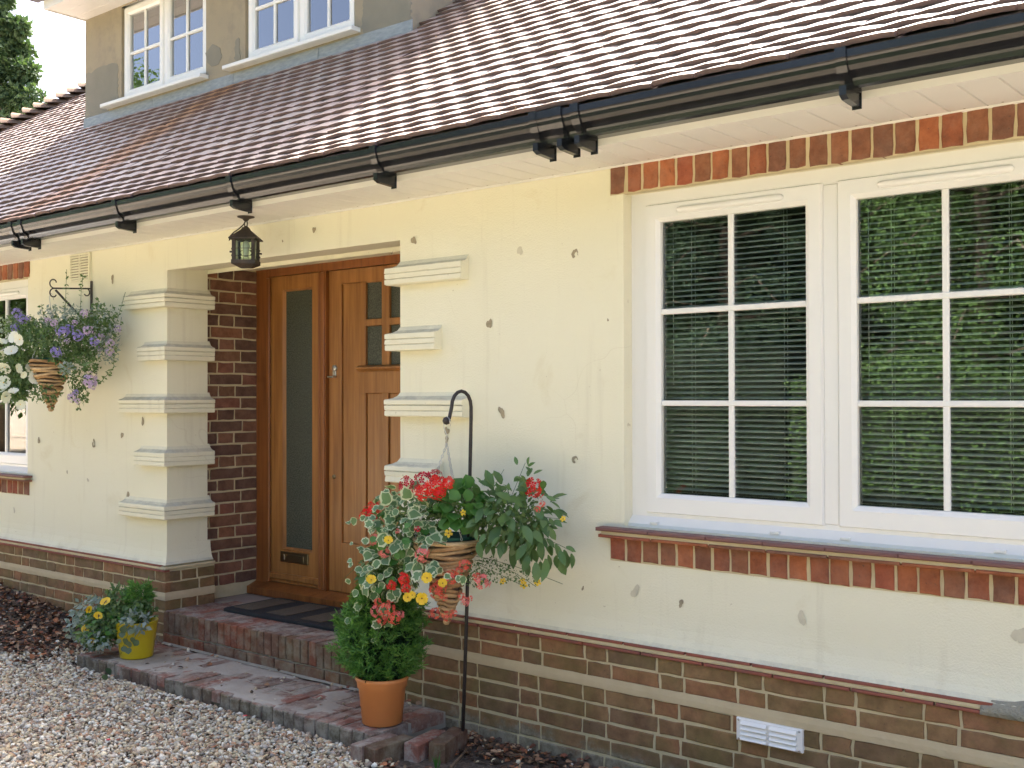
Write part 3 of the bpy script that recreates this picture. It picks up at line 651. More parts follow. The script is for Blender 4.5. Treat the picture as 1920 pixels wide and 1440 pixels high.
m = MB(); m.bevbox(-.014, .012, -.008, 0, -.045, -.012, .003); m.bevbox(-.032, .016, -.034, -.008, -.056, -.045, .003); m.build('pull_handle', M['chrome'], DR, loc=(lx, DY-.012, 1.60))
m = MB(); m.lathe([(0,.006),(.012,.006),(.014,0)], 14); o = m.build('keyhole_cover', M['brass'], DR); o.matrix_basis = Matrix.Translation((lx-.008, DY-.012, .975)) @ Matrix.Rotation(R(90), 4, 'X')

# eaves -------------------------------------------------------------------
m = MB(); m.box(HX0-.3, HX1+.3, -.36, -.335, SOF-.006, 2.445); m.build('fascia', M['white'], HOUSE)
m = MB(); m.box(HX0-.3, HX1+.3, -.3349, -.0, SOF+.012, SOF+.024); SFT = m.build('soffit', M['white'], HOUSE)
x = -6.9
while x < 1.3:
    m = MB(); m.add([(x+.001,-.334,SOF+.008),(x+.004,-.334,SOF),(x+.112,-.334,SOF),(x+.115,-.334,SOF+.008),(x+.001,.0,SOF+.008),(x+.004,.0,SOF),(x+.112,.0,SOF),(x+.115,.0,SOF+.008)],
        [(0,4,5,1),(1,5,6,2),(2,6,7,3),(0,1,2,3)]); bo = m.build('soffit_board', M['white'], SFT)
    x += .1155
m = MB()
for k in range(72):
    c = Vector((-6.85+k*.1155, -.035+random.uniform(-.006,.006), SOF-.0012)); q = .0045
    m.add([(c.x+q*math.cos(a*math.pi/3), c.y+q*math.sin(a*math.pi/3), c.z) for a in range(6)], [(5,4,3,2,1,0)])
o = m.build('soffit_nails', M['chip'], SFT); o['kind'] = 'stuff'
m = MB(); m.sweep([(HX0,-.002),(HX1,-.002)], [(0,SOF),(.012,SOF),(.012,SOF-.003),(.006,SOF-.006),(0,SOF-.006)]); m.build('soffit_trim', M['white'], HOUSE)
GP = [(-.366,2.352),(-.420,2.348),(-.436,2.352),(-.440,2.366),(-.443,2.374),(-.452,2.382),(-.466,2.392),(-.474,2.405),(-.477,2.418),(-.480,2.424),(-.483,2.428),(-.483,2.450),(-.474,2.452),(-.474,2.446)]
def extrude_x(m, prof, x0, x1, th=0, smooth=False):
    n = len(prof); vs = [(x, y, z) for x in (x0, x1) for y, z in prof]
    m.add(vs, [(k, k+1, n+k+1, n+k) for k in range(n-1)], 0, smooth)
def offset(prof, d):
    out = []
    for i in range(len(prof)):
        a = Vector(prof[max(i-1,0)]); c = Vector(prof[min(i+1,len(prof)-1)]); t = (c-a).normalized(); nrm = Vector((t.y, -t.x)); out.append((prof[i][0]-nrm.x*d*-1, prof[i][1]+nrm.y*d))
    return out
m = MB(); full = [(-.364,2.452),(-.364,2.352)]+GP
extrude_x(m, full, HX0-.3, HX1+.3)
inner = offset(full[1:-2], -.003)
extrude_x(m, [(y+.004, z+.003) for y, z in full[1:-3]][::-1], HX0-.3, HX1+.3)
GUT = m.build('gutter', M['black'], HOUSE)
def strap(xa, xb, grow):
    m = MB(); pr = [(y-grow*(.6+.4*(z > 2.37)), z-grow*(1 if z < 2.40 else 0)) for y, z in GP[:-2]]+[(-.483-grow,2.452+grow),(-.462,2.452+grow),(-.462,2.444)]
    extrude_x(m, pr, xa, xb)
    n = len(pr)
    inn = GP[:-2]+[(-.483,2.450),(-.462,2.4495),(-.462,2.444)]
    for x, fl in ((xa, 0), (xb, 1)):
        vs = [(x, y, z) for y, z in pr]+[(x, y, z) for y, z in inn]; fs = [(k, k+1, n+k+1, n+k) for k in range(n-1)]
        m.add(vs, [f if fl else f[::-1] for f in fs])
    return m
def bracket(x, w=.034, lug=True):
    m = strap(x-w/2, x+w/2, .006)
    # arm under the gutter back to the fascia
    y0, y1 = -.470, -.361; h = .044
    m.add([(x-.011,y0,2.350),(x+.011,y0,2.350),(x+.011,y1,2.350),(x-.011,y1,2.350),(x-.011,y0,2.322),(x+.011,y0,2.322),(x+.011,y1+.0,2.350-h),(x-.011,y1+.0,2.350-h),(x-.011,y0+.02,2.350-h+.006),(x+.011,y0+.02,2.350-h+.006)],
          [(0,3,7,8,4),(1,5,9,6,2),(4,8,9,5),(8,7,6,9),(0,4,5,1),(2,6,7,3)])
    m.bevbox(x-.015, x+.015, y1-.004, y1, 2.30, 2.352, .001)
    m.build('gutter_bracket', M['black'], GUT)
for px in (20, 38, 215, 430, 700, 1578): bracket(at(px, 300, Y=-.48).x)
for px in (1000, 1078): bracket(at(px, 210, Y=-.48).x)
bracket(at(1045, 205, Y=-.48).x, .04)
m = strap(at(1000, 210, Y=-.48).x, at(1048, 205, Y=-.48).x, .004); m.build('gutter_joint', M['black'], GUT)

# roof ----------------------------------------------------------------------
T37 = .7536; A2 = math.atan(T37); A0 = R(29); SK = .55                     # eaves kick: the pitch eases from 29 to 37 degrees
PROF = [(-.43, 0.)]; DS_ = .005
for k in range(1, 1400):
    t = min(1, k*DS_/SK); a_ = A0+(A2-A0)*t**.8; PROF.append((PROF[-1][0]+DS_*math.cos(a_), PROF[-1][1]+DS_*math.sin(a_)))
ZO = 2.505+T37*(PROF[200][0]+.30)-PROF[200][1]; PROF = [(y, z+ZO) for y, z in PROF]
EY, EZ = PROF[0]; KY, KZ = PROF[120]
RIDGE_Y = 4.3; RIDGE_Z = KZ+T37*(RIDGE_Y-KY)
def roof_at(s):
    k = min(int(s/DS_), 1398); return PROF[k][0], PROF[k][1], math.atan2(PROF[k+1][1]-PROF[k][1], PROF[k+1][0]-PROF[k][0])
H1 = Vector((-9.183, 2.38)); H0 = Vector((-9.937, 1.877)); HD = (H1-H0)/(H1.y-H0.y)
def hip_x(y): return H1.x+(y-H1.y)*HD.x
# deck: front slope, back slope, hipped end
m = MB(); d = -.012
xr1 = HX1+.25; hr = hip_x(RIDGE_Y); h0 = hip_x(EY)
m.add([(h0,EY+.06,EZ+.0+d),(xr1,EY+.06,EZ+.0+d),(xr1,KY,KZ+d),(hip_x(KY),KY,KZ+d),(xr1,RIDGE_Y,RIDGE_Z+d),(hr,RIDGE_Y,RIDGE_Z+d),(h0,2*RIDGE_Y-EY,EZ+d),(xr1,2*RIDGE_Y-EY,EZ+d)],
      [(0,1,2,3),(3,2,4,5),(5,4,7,6),(0,3,5,6),(1,7,4,2)])
ROOF = m.build('roof', simple('roofing_felt', (.03,.025,.022), None, rough=.9), HOUSE)
DORM = dict(x0=-6.98, x1=-3.27, y=1.15, zs=4.52)
def tile_template(var):
    r = random.Random(var); w = .1615; L = .17; n = 4; th = .0165; tilt = R(7.6)
    vs = []; 
    for j, s_ in enumerate((0, .05, L)):
        for i in range(n+1):
            u = i/n-.5; cam_ = .0042*(1-4*u*u)+r.uniform(-.0007,.0007)
            ed = (r.uniform(-.003,.003)+.004*u*r.uniform(-1,1)) if j == 0 else 0
            vs.append((u*w, s_+ed, .042-math.tan(tilt)*s_+cam_))
    for i in range(n+1): x, y, z = vs[i]; vs.append((x, y, z-th))
    for j in (1, 2): pass
    k = n+1; fs = [(j*k+i, j*k+i+1, (j+1)*k+i+1, (j+1)*k+i) for j in (0, 1) for i in range(n)]+[(3*k+i, 3*k+i+1, i+1, i) for i in range(n)]
    b0 = len(vs); vs += [(-w/2, L, .0), (w/2, L, .0)]
    fs += [(3*k, 0, k, 2*k, b0)[::-1], (3*k+n, n, k+n, 2*k+n, b0+1)]
    return vs, fs
TT = [tile_template(v) for v in range(6)]
tiles = []; row = 0; s_ = 0.0; GA = .1
random.seed(21)
while True:
    y, z, a = roof_at(s_)
    if y > RIDGE_Y-.05: break
    x = max(-10.6, hip_x(y)+.05)+(row % 2)*.0825-.165*0
    x = math.floor(x/.165)*.165+(row % 2)*.0825
    while x < (2.2 if y < 2.2 else .8):
        yy = y
        ok = x > hip_x(y)-.02
        if y > DORM['y']-.05 and DORM['x0']-.03 < x < DORM['x1']+.03: ok = False
        if ok: tiles.append((x+random.uniform(-.002,.002), y, z, a))
        x += .165
    row += 1; s_ += GA if s_ > .2 else .092
score = []
for i, (x, y, z, a) in enumerate(tiles):
    p = project((x, y, z)); vis = -20 < p[0] < 1940 and p[1] > -10
    score.append((-(1/p[2]) if vis else 0, i))
best = {i for _, i in sorted(score)[:300]}
TM = [None]*6
for v in range(6):
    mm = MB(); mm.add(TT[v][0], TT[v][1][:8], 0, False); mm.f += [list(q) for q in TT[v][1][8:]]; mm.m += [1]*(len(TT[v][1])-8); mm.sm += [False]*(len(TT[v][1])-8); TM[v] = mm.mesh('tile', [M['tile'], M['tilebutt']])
field = MB()
for i, (x, y, z, a) in enumerate(tiles):
    v = random.randrange(6)
    mt = Matrix.Translation((x, y, z)) @ Matrix.Rotation(a+random.gauss(0, .008), 4, 'X') @ Matrix.Rotation(random.gauss(0, .005), 4, 'Y') @ Matrix.Rotation(random.gauss(0, .006), 4, 'Z') @ Matrix.Translation((0, random.gauss(0, .0026)-(.012 if random.random() < .012 else 0), random.gauss(0, .0010)))
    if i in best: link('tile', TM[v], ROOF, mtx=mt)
    else:
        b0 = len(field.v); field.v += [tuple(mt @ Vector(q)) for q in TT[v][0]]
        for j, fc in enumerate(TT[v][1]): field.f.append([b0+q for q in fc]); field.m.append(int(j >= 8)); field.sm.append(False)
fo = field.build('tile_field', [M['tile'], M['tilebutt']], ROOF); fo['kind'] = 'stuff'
# short under-eaves course
x = -10.9
while x < 2.2:
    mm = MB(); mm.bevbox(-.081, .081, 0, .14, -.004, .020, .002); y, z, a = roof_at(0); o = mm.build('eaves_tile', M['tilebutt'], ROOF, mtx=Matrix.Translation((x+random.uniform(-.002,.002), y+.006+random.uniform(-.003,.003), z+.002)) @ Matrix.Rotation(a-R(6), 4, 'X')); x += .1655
# bonnet hip tiles
y = 1.2
while y < 3.3:
    c = Vector((hip_x(y), y, KZ+T37*(y-KY)+.03)); m = MB(); vs = []
    for q, (rw, lift) in enumerate(((.115,.075),(.055,.0))):
        for k in range(7):
            an = math.pi*k/6; vs.append((math.cos(an)*rw, q*.2, math.sin(an)*rw*.75+lift-.03))
    m.add(vs, [(k, k+1, 8+k, 7+k) for k in range(6)]+[(0,1,2,3,4,5,6)], 0, True)
    dv = Vector((HD.x, 1, T37)).normalized(); side = dv.cross(Vector((0,0,1))).normalized(); up = side.cross(dv)
    mt = Matrix(((side.x,dv.x,up.x,c.x),(side.y,dv.y,up.y,c.y),(side.z,dv.z,up.z,c.z),(0,0,0,1)))
    m.build('hip_tile', M['hip'], ROOF, mtx=mt); y += .066
# moss and debris caught on the tiles
pts = []; random.seed(9)
for (x, y, z, a) in tiles:
    if random.random() < (.16 if y < .1 else .06) and x > -8:
        for q in range(random.randint(2, 6)): pts.append((x+random.uniform(-.03,.03), y+.012+random.uniform(0,.03), z+.043+.02*random.random()))
P = np.array(pts); n = len(P); dd = unit(n); v, f = scatter(LEAF4V, LEAF4F, frames(P, dd, unit(n), rng.uniform(.006, .020, n)))
pal = np.array([(.30,.24,.10),(.18,.13,.07),(.10,.08,.04),(.34,.25,.14)]); c = pal[rng.integers(0, 4, n)]
o = link('roof_debris', big_mesh('roof_debris', v, f, attr_mat('dry_moss', .9), np.repeat(c, len(LEAF4V), 0)), ROOF); o['kind'] = 'stuff'

# dormer ---------------------------------------------------------------------
def dormer_mat():
    m, nt, b = newmat('unpainted_grey_render'); v = coords(nt, world=True); b.inputs['Roughness'].default_value = .92
    c = mix(nt, gmask(nt, noise(nt, v, 1.6, 5), .35, .65), (.36,.30,.20), (.30,.255,.18))
    c = mix(nt, gmask(nt, noise(nt, v, 9, 5, .65), .5, .8), c, (.24,.21,.16))
    nt.links.new(c, b.inputs['Base Color']); bump(nt, b, mix(nt, .4, noise(nt, v, 6, 3), noise(nt, v, 120, 4)), .4, .012); return m
MD = dormer_mat(); MDG = simple('new_grey_cement', (.21,.195,.15), (.25,.23,.18), 4, .92, .4, 120, world=True)
D = DORM; DW = [(-6.445, -5.335), (-4.880, -3.768)]; dz0, dz1 = 3.765, 4.50
m = MB(); zb = 3.45
xs = [D['x0'], DW[0][0], DW[0][1], DW[1][0], DW[1][1], D['x1']]; yq = D['y']
for i in range(5):
    if i in (1, 3):
        m.add([(xs[i],yq,zb),(xs[i+1],yq,zb),(xs[i+1],yq,dz0),(xs[i],yq,dz0)], [(0,1,2,3)]); m.add([(xs[i],yq,dz1),(xs[i+1],yq,dz1),(xs[i+1],yq,D['zs']),(xs[i],yq,D['zs'])], [(0,1,2,3)])
        a, c = xs[i], xs[i+1]
        m.add([(a,yq,dz0),(a,yq+.15,dz0),(a,yq+.15,dz1),(a,yq,dz1)], [(0,1,2,3)]); m.add([(c,yq,dz0),(c,yq+.15,dz0),(c,yq+.15,dz1),(c,yq,dz1)], [(3,2,1,0)])
        m.add([(a,yq,dz0),(c,yq,dz0),(c,yq+.15,dz0),(a,yq+.15,dz0)], [(0,1,2,3)])
    else: m.add([(xs[i],yq,zb),(xs[i+1],yq,zb),(xs[i+1],yq,D['zs']),(xs[i],yq,D['zs'])], [(0,1,2,3)])
for x, o in ((D['x0'],0),(D['x1'],1)):
    q = [(x,yq,zb),(x,3.2,zb),(x,3.2,D['zs']),(x,yq,D['zs'])]; m.add(q if o else q[::-1], [(0,1,2,3)])
m.add([(D['x0'],yq+.9,zb),(D['x1'],yq+.9,zb),(D['x1'],yq+.9,D['zs']),(D['x0'],yq+.9,D['zs'])], [(0,1,2,3)])
DWALL = m.build('dormer_wall', MD, HOUSE)
def patch(pts, name='cement_patch'):
    q2 = []; random.seed(len(pts)*7)
    for k in range(len(pts)):
        a, c = pts[k], pts[(k+1) % len(pts)]; nn = max(1, int(math.dist(a, c)/5))
        q2 += [(a[0]+(c[0]-a[0])*i/nn+random.uniform(-1.6,1.6), a[1]+(c[1]-a[1])*i/nn+random.uniform(-1.6,1.6)) for i in range(nn)]
    pts = q2; m = MB(); vs = [(at(px, py, Y=yq).x, yq-.003, at(px, py, Y=yq).z) for px, py in pts]; m.add(vs+[(x, yq+.01, z) for x, _, z in vs], [tuple(range(len(vs)))[::-1]]+[(k, (k+1) % len(vs), len(vs)+(k+1) % len(vs), len(vs)+k) for k in range(len(vs))]); m.build(name, MDG, DWALL)
patch([(162,138),(172,137),(178,132),(190,124),(205,121),(219,118),(222,124),(221,200),(206,200),(203,207),(204,215),(190,224),(175,230),(161,234)])
patch([(682,-20),(770,-30),(771,35),(735,50),(690,68),(679,60)])
patch([(387,100),(400,82),(412,90),(417,105),(410,120),(398,124),(389,118)]); patch([(441,80),(447,70),(450,80),(450,110),(444,118),(440,110)])
m = MB(); x0e, x1e, yf = -6.975, -2.98, .82
m.box(x0e, x1e, yf, 4.9, D['zs']+.003, D['zs']+.02); m.box(x0e, x1e, yf-.02, yf, D['zs']-.012, D['zs']+.17); m.box(x0e-.02, x0e, yf-.02, 4.9, D['zs']-.012, D['zs']+.17); m.box(x1e, x1e+.02, yf-.02, 4.9, D['zs']-.012, D['zs']+.17)
DS = m.build('dormer_eaves', M['white'], HOUSE)
y = yf
while y < 1.14: m = MB(); m.bevbox(-6.97, -3.0, 0, .115, -.008, .0, .001); m.build('soffit_board', M['white'], DS, loc=(0, y, D['zs']+.001)); y += .118
m = MB(); m.box(-7.31, x1e+.03, yf-.05, 4.9, D['zs']+.172, D['zs']+.21); m.build('dormer_roof', M['tile'], HOUSE)  # left overhang out of view, added to move the shadow edge on the tiles
m = MB(); m.box(x0e-.10, x1e+.02, yf-.10, yf-.022, D['zs']+.06, D['zs']+.13); m.build('dormer_gutter', M['black'], HOUSE)
for j, (x0, x1) in enumerate(DW):
    y = yq+.03; m = MB(); mid = (x0+x1)/2
    m.box(x0, x1, y, y+.07, dz0, dz0+.03); m.box(x0, x1, y, y+.07, dz1-.03, dz1); m.box(x0, x0+.03, y, y+.07, dz0+.03, dz1-.03); m.box(x1-.03, x1, y, y+.07, dz0+.03, dz1-.03); m.box(mid-.02, mid+.02, y, y+.07, dz0+.03, dz1-.03)
    win = m.build('window', M['upvc'], HOUSE); win['label'] = ('white dormer casement nearest the roof hip', 'white dormer casement nearest the sunlit tiles')[j]
    for a, c in ((x0+.012, mid-.006), (mid+.006, x1-.012)): sash(win, a, c, dz0+.012, dz1-.012, y, a+.062, c-.062, dz0+.075, dz1-.07, 2, (dz0+.075+.285,), False, 'dormerglass')
    m = MB(); xa, xb = (x0-.19, x1+.03) if j == 0 else (x0-.165, x1+.055); m.bevbox(xa, xb, yq-.075, y, dz0-.04, dz0-.012, .004); m.build('dormer_sill', M['upvc'], HOUSE)
    m = MB(); m.box(x0-.3, x1+.3, yq+.85, yq+.86, dz0-.1, dz1); m.build('dormer_room_back', M['room'], HOUSE)
# net curtain behind the right half of the first dormer window
sx = [-6.99, -6.0, -5.0, -4.1, -3.25]
for a, c in zip(sx[:-1], sx[1:]):
    m = MB(); m.sweep([(a, yq), (c-.004, yq)], [(.0,3.708),(.008,3.706),(.013,3.62),(.030,3.585),(.10,3.555),(.10,3.545),(.0,3.58)]); m.build('lead_flashing', M['lead'], HOUSE)
# ------------------------------------------------------------------ steps and loose bricks
random.seed(31)
def step(name, x0, x1, y0, y1, ztop, label, treads):
    e = empty(name, ((x0+x1)/2, y0, -.05), label, 'step'); ox, oy, oz = e.location
    m = MB(); m.box(x0-ox+.004, x1-ox-.004, .004, y1-y0, -.02, ztop-oz-.006); m.build('mortar_bed', M['greymortar'], e)
    return e, (ox, oy, oz)
# upper step (porch floor): bricks on edge along the nosing, stretchers below
ux0, ux1, uy, uz = -4.036, XR-.035, -.040, .24
US, (ox, oy, oz) = step('brick_step', ux0, ux1, uy, .66, uz, 'wide brick doorstep under the oak door, carrying the mat', 1)
x = ux0
while x < ux1-.03:
    w = .049+random.uniform(-.003,.003); w = min(w, ux1-x); put_brick(US, x-ox, -.004, .125-oz, w, .113, 'stepbrick', 0, .05, .004)
    # tread: same brick seen from above
    L = .215
    o = link('brick', brick_mesh(w, L, .05, 'treadbrick'), US); o.rotation_euler = (R(-90), 0, 0); o.location = (x-ox, uy+.004-oy, uz-oz+random.uniform(-.0025,.002))
    x += w+.007
x = ux0; k = 0
while x < ux1-.03:
    L = min((.10, .212)[k % 2] if k % 3 else .15, ux1-x); put_brick(US, x-ox, -.005, .066-oz, L, .050, 'stepbrick', 0, .05, .004); x += L+.009; k += 1
for r in range(2):
    x = ux0+(.05 if r else 0)
    while x < ux1-.05:
        L = min(.212, ux1-x); o = link('brick', brick_mesh(L, .104, .05, 'treadbrick'), US); o.rotation_euler = (R(-90), 0, 0); o.location = (x-ox, .184+r*.112-oy, uz-oz+random.uniform(-.003,.001)); x += L+.01
    if r == 0: pass
m = MB(); m.box(-4.13-ox, ux1-ox, .41-oy, .70-oy, uz-oz-.02, uz-oz-.003); m.box(-4.13-ox, ux0-ox, .26-oy, .4099-oy, uz-oz-.02, uz-oz-.004); m.build('porch_floor', simple('worn_concrete', (.27,.215,.185), (.33,.27,.23), 6, .9, .6, 60, world=True), US)
# lower step, smeared with cement
lx0, lx1, ly, lz = -4.17, -1.895, -.475, .062
LS, (ox, oy, oz) = step('brick_step', lx0, lx1, ly, -.035, lz, 'low worn brick step smeared with cement, nearest the gravel', 1)
x = lx0; i = 0
while x < lx1-.03:
    w = min(.0675+random.uniform(-.004,.004), lx1-x); dz = random.uniform(-.005,.003)
    put_brick(LS, x-ox, -.006+random.uniform(-.008,.006), -.05-oz, w, lz+.05+dz-.004, 'lowbrick', 0, .06, .004)
    o = link('brick', brick_mesh(w, .215, .05, 'treadbrick'), LS); o.rotation_euler = (R(-90), 0, random.gauss(0, .012)); o.location = (x-ox, ly-oy-.002+random.uniform(-.006,.006), lz-oz+dz)
    o = link('brick', brick_mesh(w, .200, .05, 'treadbrick'), LS); o.rotation_euler = (R(-90), 0, random.gauss(0, .012)); o.location = (x-ox, ly-oy+.224, lz-oz+dz+random.uniform(-.003,.003))
    x += w+.007; i += 1
m = MB()                                                             # cement smear over the treads: an uneven skin with its own outline
nx_, ny_ = 90, 22; idx = {}
for j in range(ny_):
    for i in range(nx_):
        xx = lx0+.25+(lx1-.28-lx0-.25)*i/(nx_-1); yy = ly+.008+.41*j/(ny_-1)
        h = mnoise.fractal(Vector((xx*3.1, yy*4.5, 3.3)), 1., 2., 4)
        e = .12*math.sin(xx*2.3+1)
        cover = h+.28-1.5*max(0, (xx+2.75))**1.2*.55-(.25 if xx < -3.7 else 0)
        if cover > 0: idx[(i, j)] = (xx-ox, yy-oy, lz-oz+.0010+.0022*min(1, cover*3)+.0010*mnoise.noise(Vector((xx*30, yy*30, 0))))
for (i, j) in [k for k in idx if any((k[0]+a, k[1]+c) not in idx for a in (-1,0,1) for c in (-1,0,1))]: x_, y_, z_ = idx[(i, j)]; idx[(i, j)] = (x_+random.uniform(-.006,.006), y_+random.uniform(-.005,.005), lz-oz-.0045)
ks = list(idx); im = {k: n for n, k in enumerate(ks)}
m.add([idx[k] for k in ks], [(im[(i,j)], im[(i+1,j)], im[(i+1,j+1)], im[(i,j+1)]) for (i, j) in ks if (i+1,j) in im and (i+1,j+1) in im and (i,j+1) in im], 0, True)
m.build('cement_smear', simple('smeared_cement', (.32,.27,.215), (.43,.385,.32), 7, .95, .9, 60, world=True), LS)
m = MB(); vs = []; nn = 70
for i in range(nn):
    xx = ux0+.02+(ux1-.15-ux0)*i/(nn-1); wv = .5+.5*mnoise.noise(Vector((xx*7, 0, 9)))
    for q, (yy, zz) in enumerate(((-.041,.066),(-.05-.012*wv,.070+.006*wv),(-.062-.02*wv,.0665))): vs.append((xx-ox, yy-oy, zz-oz))
m.add(vs, [(i*3+q, (i+1)*3+q, (i+1)*3+q+1, i*3+q+1) for i in range(nn-1) for q in (0, 1)], 0, True); m.build('mortar_fillet', M['greymortar'], LS)
# loose bricks at the end of the low step
def loose(px, py, z, L, rz, label, mat='stepbrick', H=.066, Dp=.103, tilt=0):
    p = Vector((px, py, z)); m = MB(); random.seed(int(-px*1000)); hb = .004
    def rr(): return random.uniform(-.0025,.0025)
    vs = []
    for zz, ins in ((0,.0),(H-hb,0),(H,hb)):
        c = [(-L/2+ins,-Dp/2+ins),(0,-Dp/2+ins),(L/2-ins,-Dp/2+ins),(L/2-ins,0),(L/2-ins,Dp/2-ins),(0,Dp/2-ins),(-L/2+ins,Dp/2-ins),(-L/2+ins,0)]
        vs += [(a+rr(), b_+rr(), zz+rr()*.5) for a, b_ in c]
    m.add(vs, [(r*8+k, r*8+(k+1) % 8, (r+1)*8+(k+1) % 8, (r+1)*8+k) for r in (0,1) for k in range(8)]+[tuple(range(16,24))])
    o = m.build('loose_brick', M[mat], None, loc=(p.x, p.y, z)); o.rotation_euler = (tilt, 0, R(rz)); tag(o, label, 'brick', 'loose bricks at the end of the low step'); return o
loose(-1.788, -.485, -.045, .215, 88, 'dark loose brick on edge at the open end of the low step', H=.104, Dp=.062)
loose(-1.858, -.500, -.045, .20, 91, 'split reddish loose brick standing against the low step end', 'treadbrick', H=.102, Dp=.064)
loose(-1.722, -.345, -.04, .215, 101, 'pale pinkish loose brick on edge between two others', 'treadbrick', H=.096, Dp=.066)
loose(-1.652, -.285, -.04, .225, 108, 'mossy grey-topped loose brick on edge beside the hook pole', 'stepbrick', H=.102, Dp=.070)
m = MB(); m.tube([at(845,1440,Z=0.006), at(880,1400,Z=.012)], [.008,.004], 6); tag(m.build('twig', M['twig']), 'short thick twig lying by the foot of the hook pole', 'twig', 'twigs by the wall')
m = MB(); m.tube([at(955,1418,Z=0.012), at(975,1414,Z=.018), at(1000,1424,Z=.01)], [.003,.004,.002], 6); tag(m.build('twig', M['twig']), 'thin pale twig lying on the soil below the plinth', 'twig', 'twigs by the wall')
# cement repair at the right end of the plinth ledge
c0 = at(1852, 1318, Y=-.03); m = MB(); vs = []
for k in range(14):
    t = k/13; x = c0.x+.42*t-.02; hh = .035*math.sin(math.pi*min(1, t*1.4+.05))+.006*math.sin(t*23)
    vs += [(x, -.028, .449-.003*math.sin(t*9)), (x, -.044-.003*math.sin(t*31), .452), (x, -.041-.003*math.sin(t*17), .474), (x, -.026, .484+hh*.6), (x, -.001, .490+hh*.7)]
m.add(vs, [(i*5+q, (i+1)*5+q, (i+1)*5+q+1, i*5+q+1) for i in range(13) for q in range(4)]+[(4,3,2,1,0)], 0, True); m.build('cement_patch', simple('rough_grey_cement', (.25,.24,.19), (.33,.315,.25), 18, .95, 1., 45, .02, world=True), HOUSE)

# ------------------------------------------------------------------ vents
m = MB(); ve = empty('wall_vent', at(1443, 1377, Y=-.036), 'white plastic louvred air vent in the brick plinth', 'vent'); w, h = .125, .040
m.bevbox(-w, w, -.010, .012, -h, h, .004); m.build('vent_plate', M['upvc'], ve)
for sx_ in (-1, 1):
    for k in range(4):
        zc = -.027+k*.018; x0, x1 = (-.105, -.006) if sx_ < 0 else (.006, .105); m = MB()
        m.add([(x0,-.010,zc-.0065),(x1,-.010,zc-.0065),(x1,-.021,zc-.0055),(x0,-.021,zc-.0055),(x0,-.0105,zc+.0065),(x1,-.0105,zc+.0065)], [(0,3,2,1)[::-1],(3,2,5,4),(0,4,3),(1,2,5)]); m.build('louvre', M['upvc'], ve)
for a in (-1, 1):
    for c in (-1, 1):
        m = MB(); m.lathe([(.0,.0125),(.003,.0125),(.0045,.010)], 8); o = m.build('screw', M['chrome'], ve); o.matrix_basis = Matrix.Translation((a*.115, 0, c*.033)) @ Matrix.Rotation(R(90), 4, 'X')
v2 = empty('wall_vent', (-4.995, -.003, 2.24), 'cream slotted air vent high on the wall above the left basket', 'vent')
m = MB(); m.box(-.105,.105,-.002,.01,-.075,.075); m.build('vent_plate', M['chip'], v2)
for k in range(9):
    for s0, s1 in ((-.105,-.006),(.006,.105)): m = MB(); zc = -.066+k*.0165; m.bevbox(s0, s1, -.012, -.002, zc-.0055, zc+.0055, .002); m.build('slat', M['wall'], v2)
m = MB(); m.box(-.006,.006,-.012,-.002,-.075,.075); m.box(-.118,-.105,-.012,.01,-.085,.085); m.box(.105,.118,-.012,.01,-.085,.085); m.box(-.105,.105,-.012,.01,.075,.085); m.box(-.105,.105,-.012,.01,-.085,-.075); m.build('vent_frame', M['wall'], v2)

# ------------------------------------------------------------------ doormat
dm = empty('doormat', (-3.22, .375, .2405), 'black rubber doormat with brown bars lying before the door', 'mat', rz=R(2))
m = MB(); hw, hd = .56, .205; n = 6; ol = []
for cx, cy, a0 in ((hw-.03,-hd+.03,-90),(hw-.03,hd-.03,0),(-hw+.03,hd-.03,90),(-hw+.03,-hd+.03,180)):
    for k in range(n): a = R(a0+90*k/(n-1)); ol.append((cx+.03*math.cos(a), cy+.03*math.sin(a)))
k = len(ol); m.add([(x,y,.001) for x,y in ol]+[(x,y,.014) for x,y in ol]+[(x*.99,y*.975,.018) for x,y in ol], [(r*k+i, r*k+(i+1)%k, (r+1)*k+(i+1)%k, (r+1)*k+i) for r in (0,1) for i in range(k)]+[tuple(range(2*k,3*k))]); m.build('mat_base', M['rubber'], dm)
for i, x in enumerate((-.44,-.165,.11,.385)): m = MB(); m.bevbox(x-.07, x+.085, 0, .31, 0, .001); m = MB(); m.box(x-.08, x+.08, -.15, .165, .0185, .022); m.build('pile_bar', M['jute'], dm)

# ------------------------------------------------------------------ lantern
lc = at(461, 480, Y=-.185); LN = empty('lantern', (lc.x, lc.y, SOF), 'rusty metal lantern with greenish glass hanging from the porch soffit', 'lantern'); zt = SOF-.0
def L(px_, py_): p = at(px_, py_, Y=-.185); return p.z-SOF
z_roof, z_eave, z_bot = L(461, 431), L(461, 448), L(461, 500)
m = MB(); m.lathe([(0,-.022),(.010,-.022),(.018,-.012),(.042,-.004),(.043,-.0005),(0,-.0005)], 20); m.build('ceiling_rose', M['lant'], LN)
m = MB(); hk = L(461, 425)
m.tube([(-.006,0,-.02),(-.012,0,-.035),(-.008,0,-.052),(.0,0,-.056),(.008,0,-.052),(.012,0,-.035),(.006,0,-.02)], .0028, 6); m.build('loop', M['lant'], LN)
m = MB(); m.tube([(0,-.006,-.05),(0,-.008,hk*.5-.025),(0,-.006,hk-.004),(0,.006,hk-.004),(0,.008,hk*.5-.025),(0,.006,-.05),(0,-.006,-.05)], .0035, 6); m.build('hanging_link', M['lant'], LN)
rz = R(39); rot = Matrix.Rotation(rz, 4, 'Z')
hw = .055; ew = .070
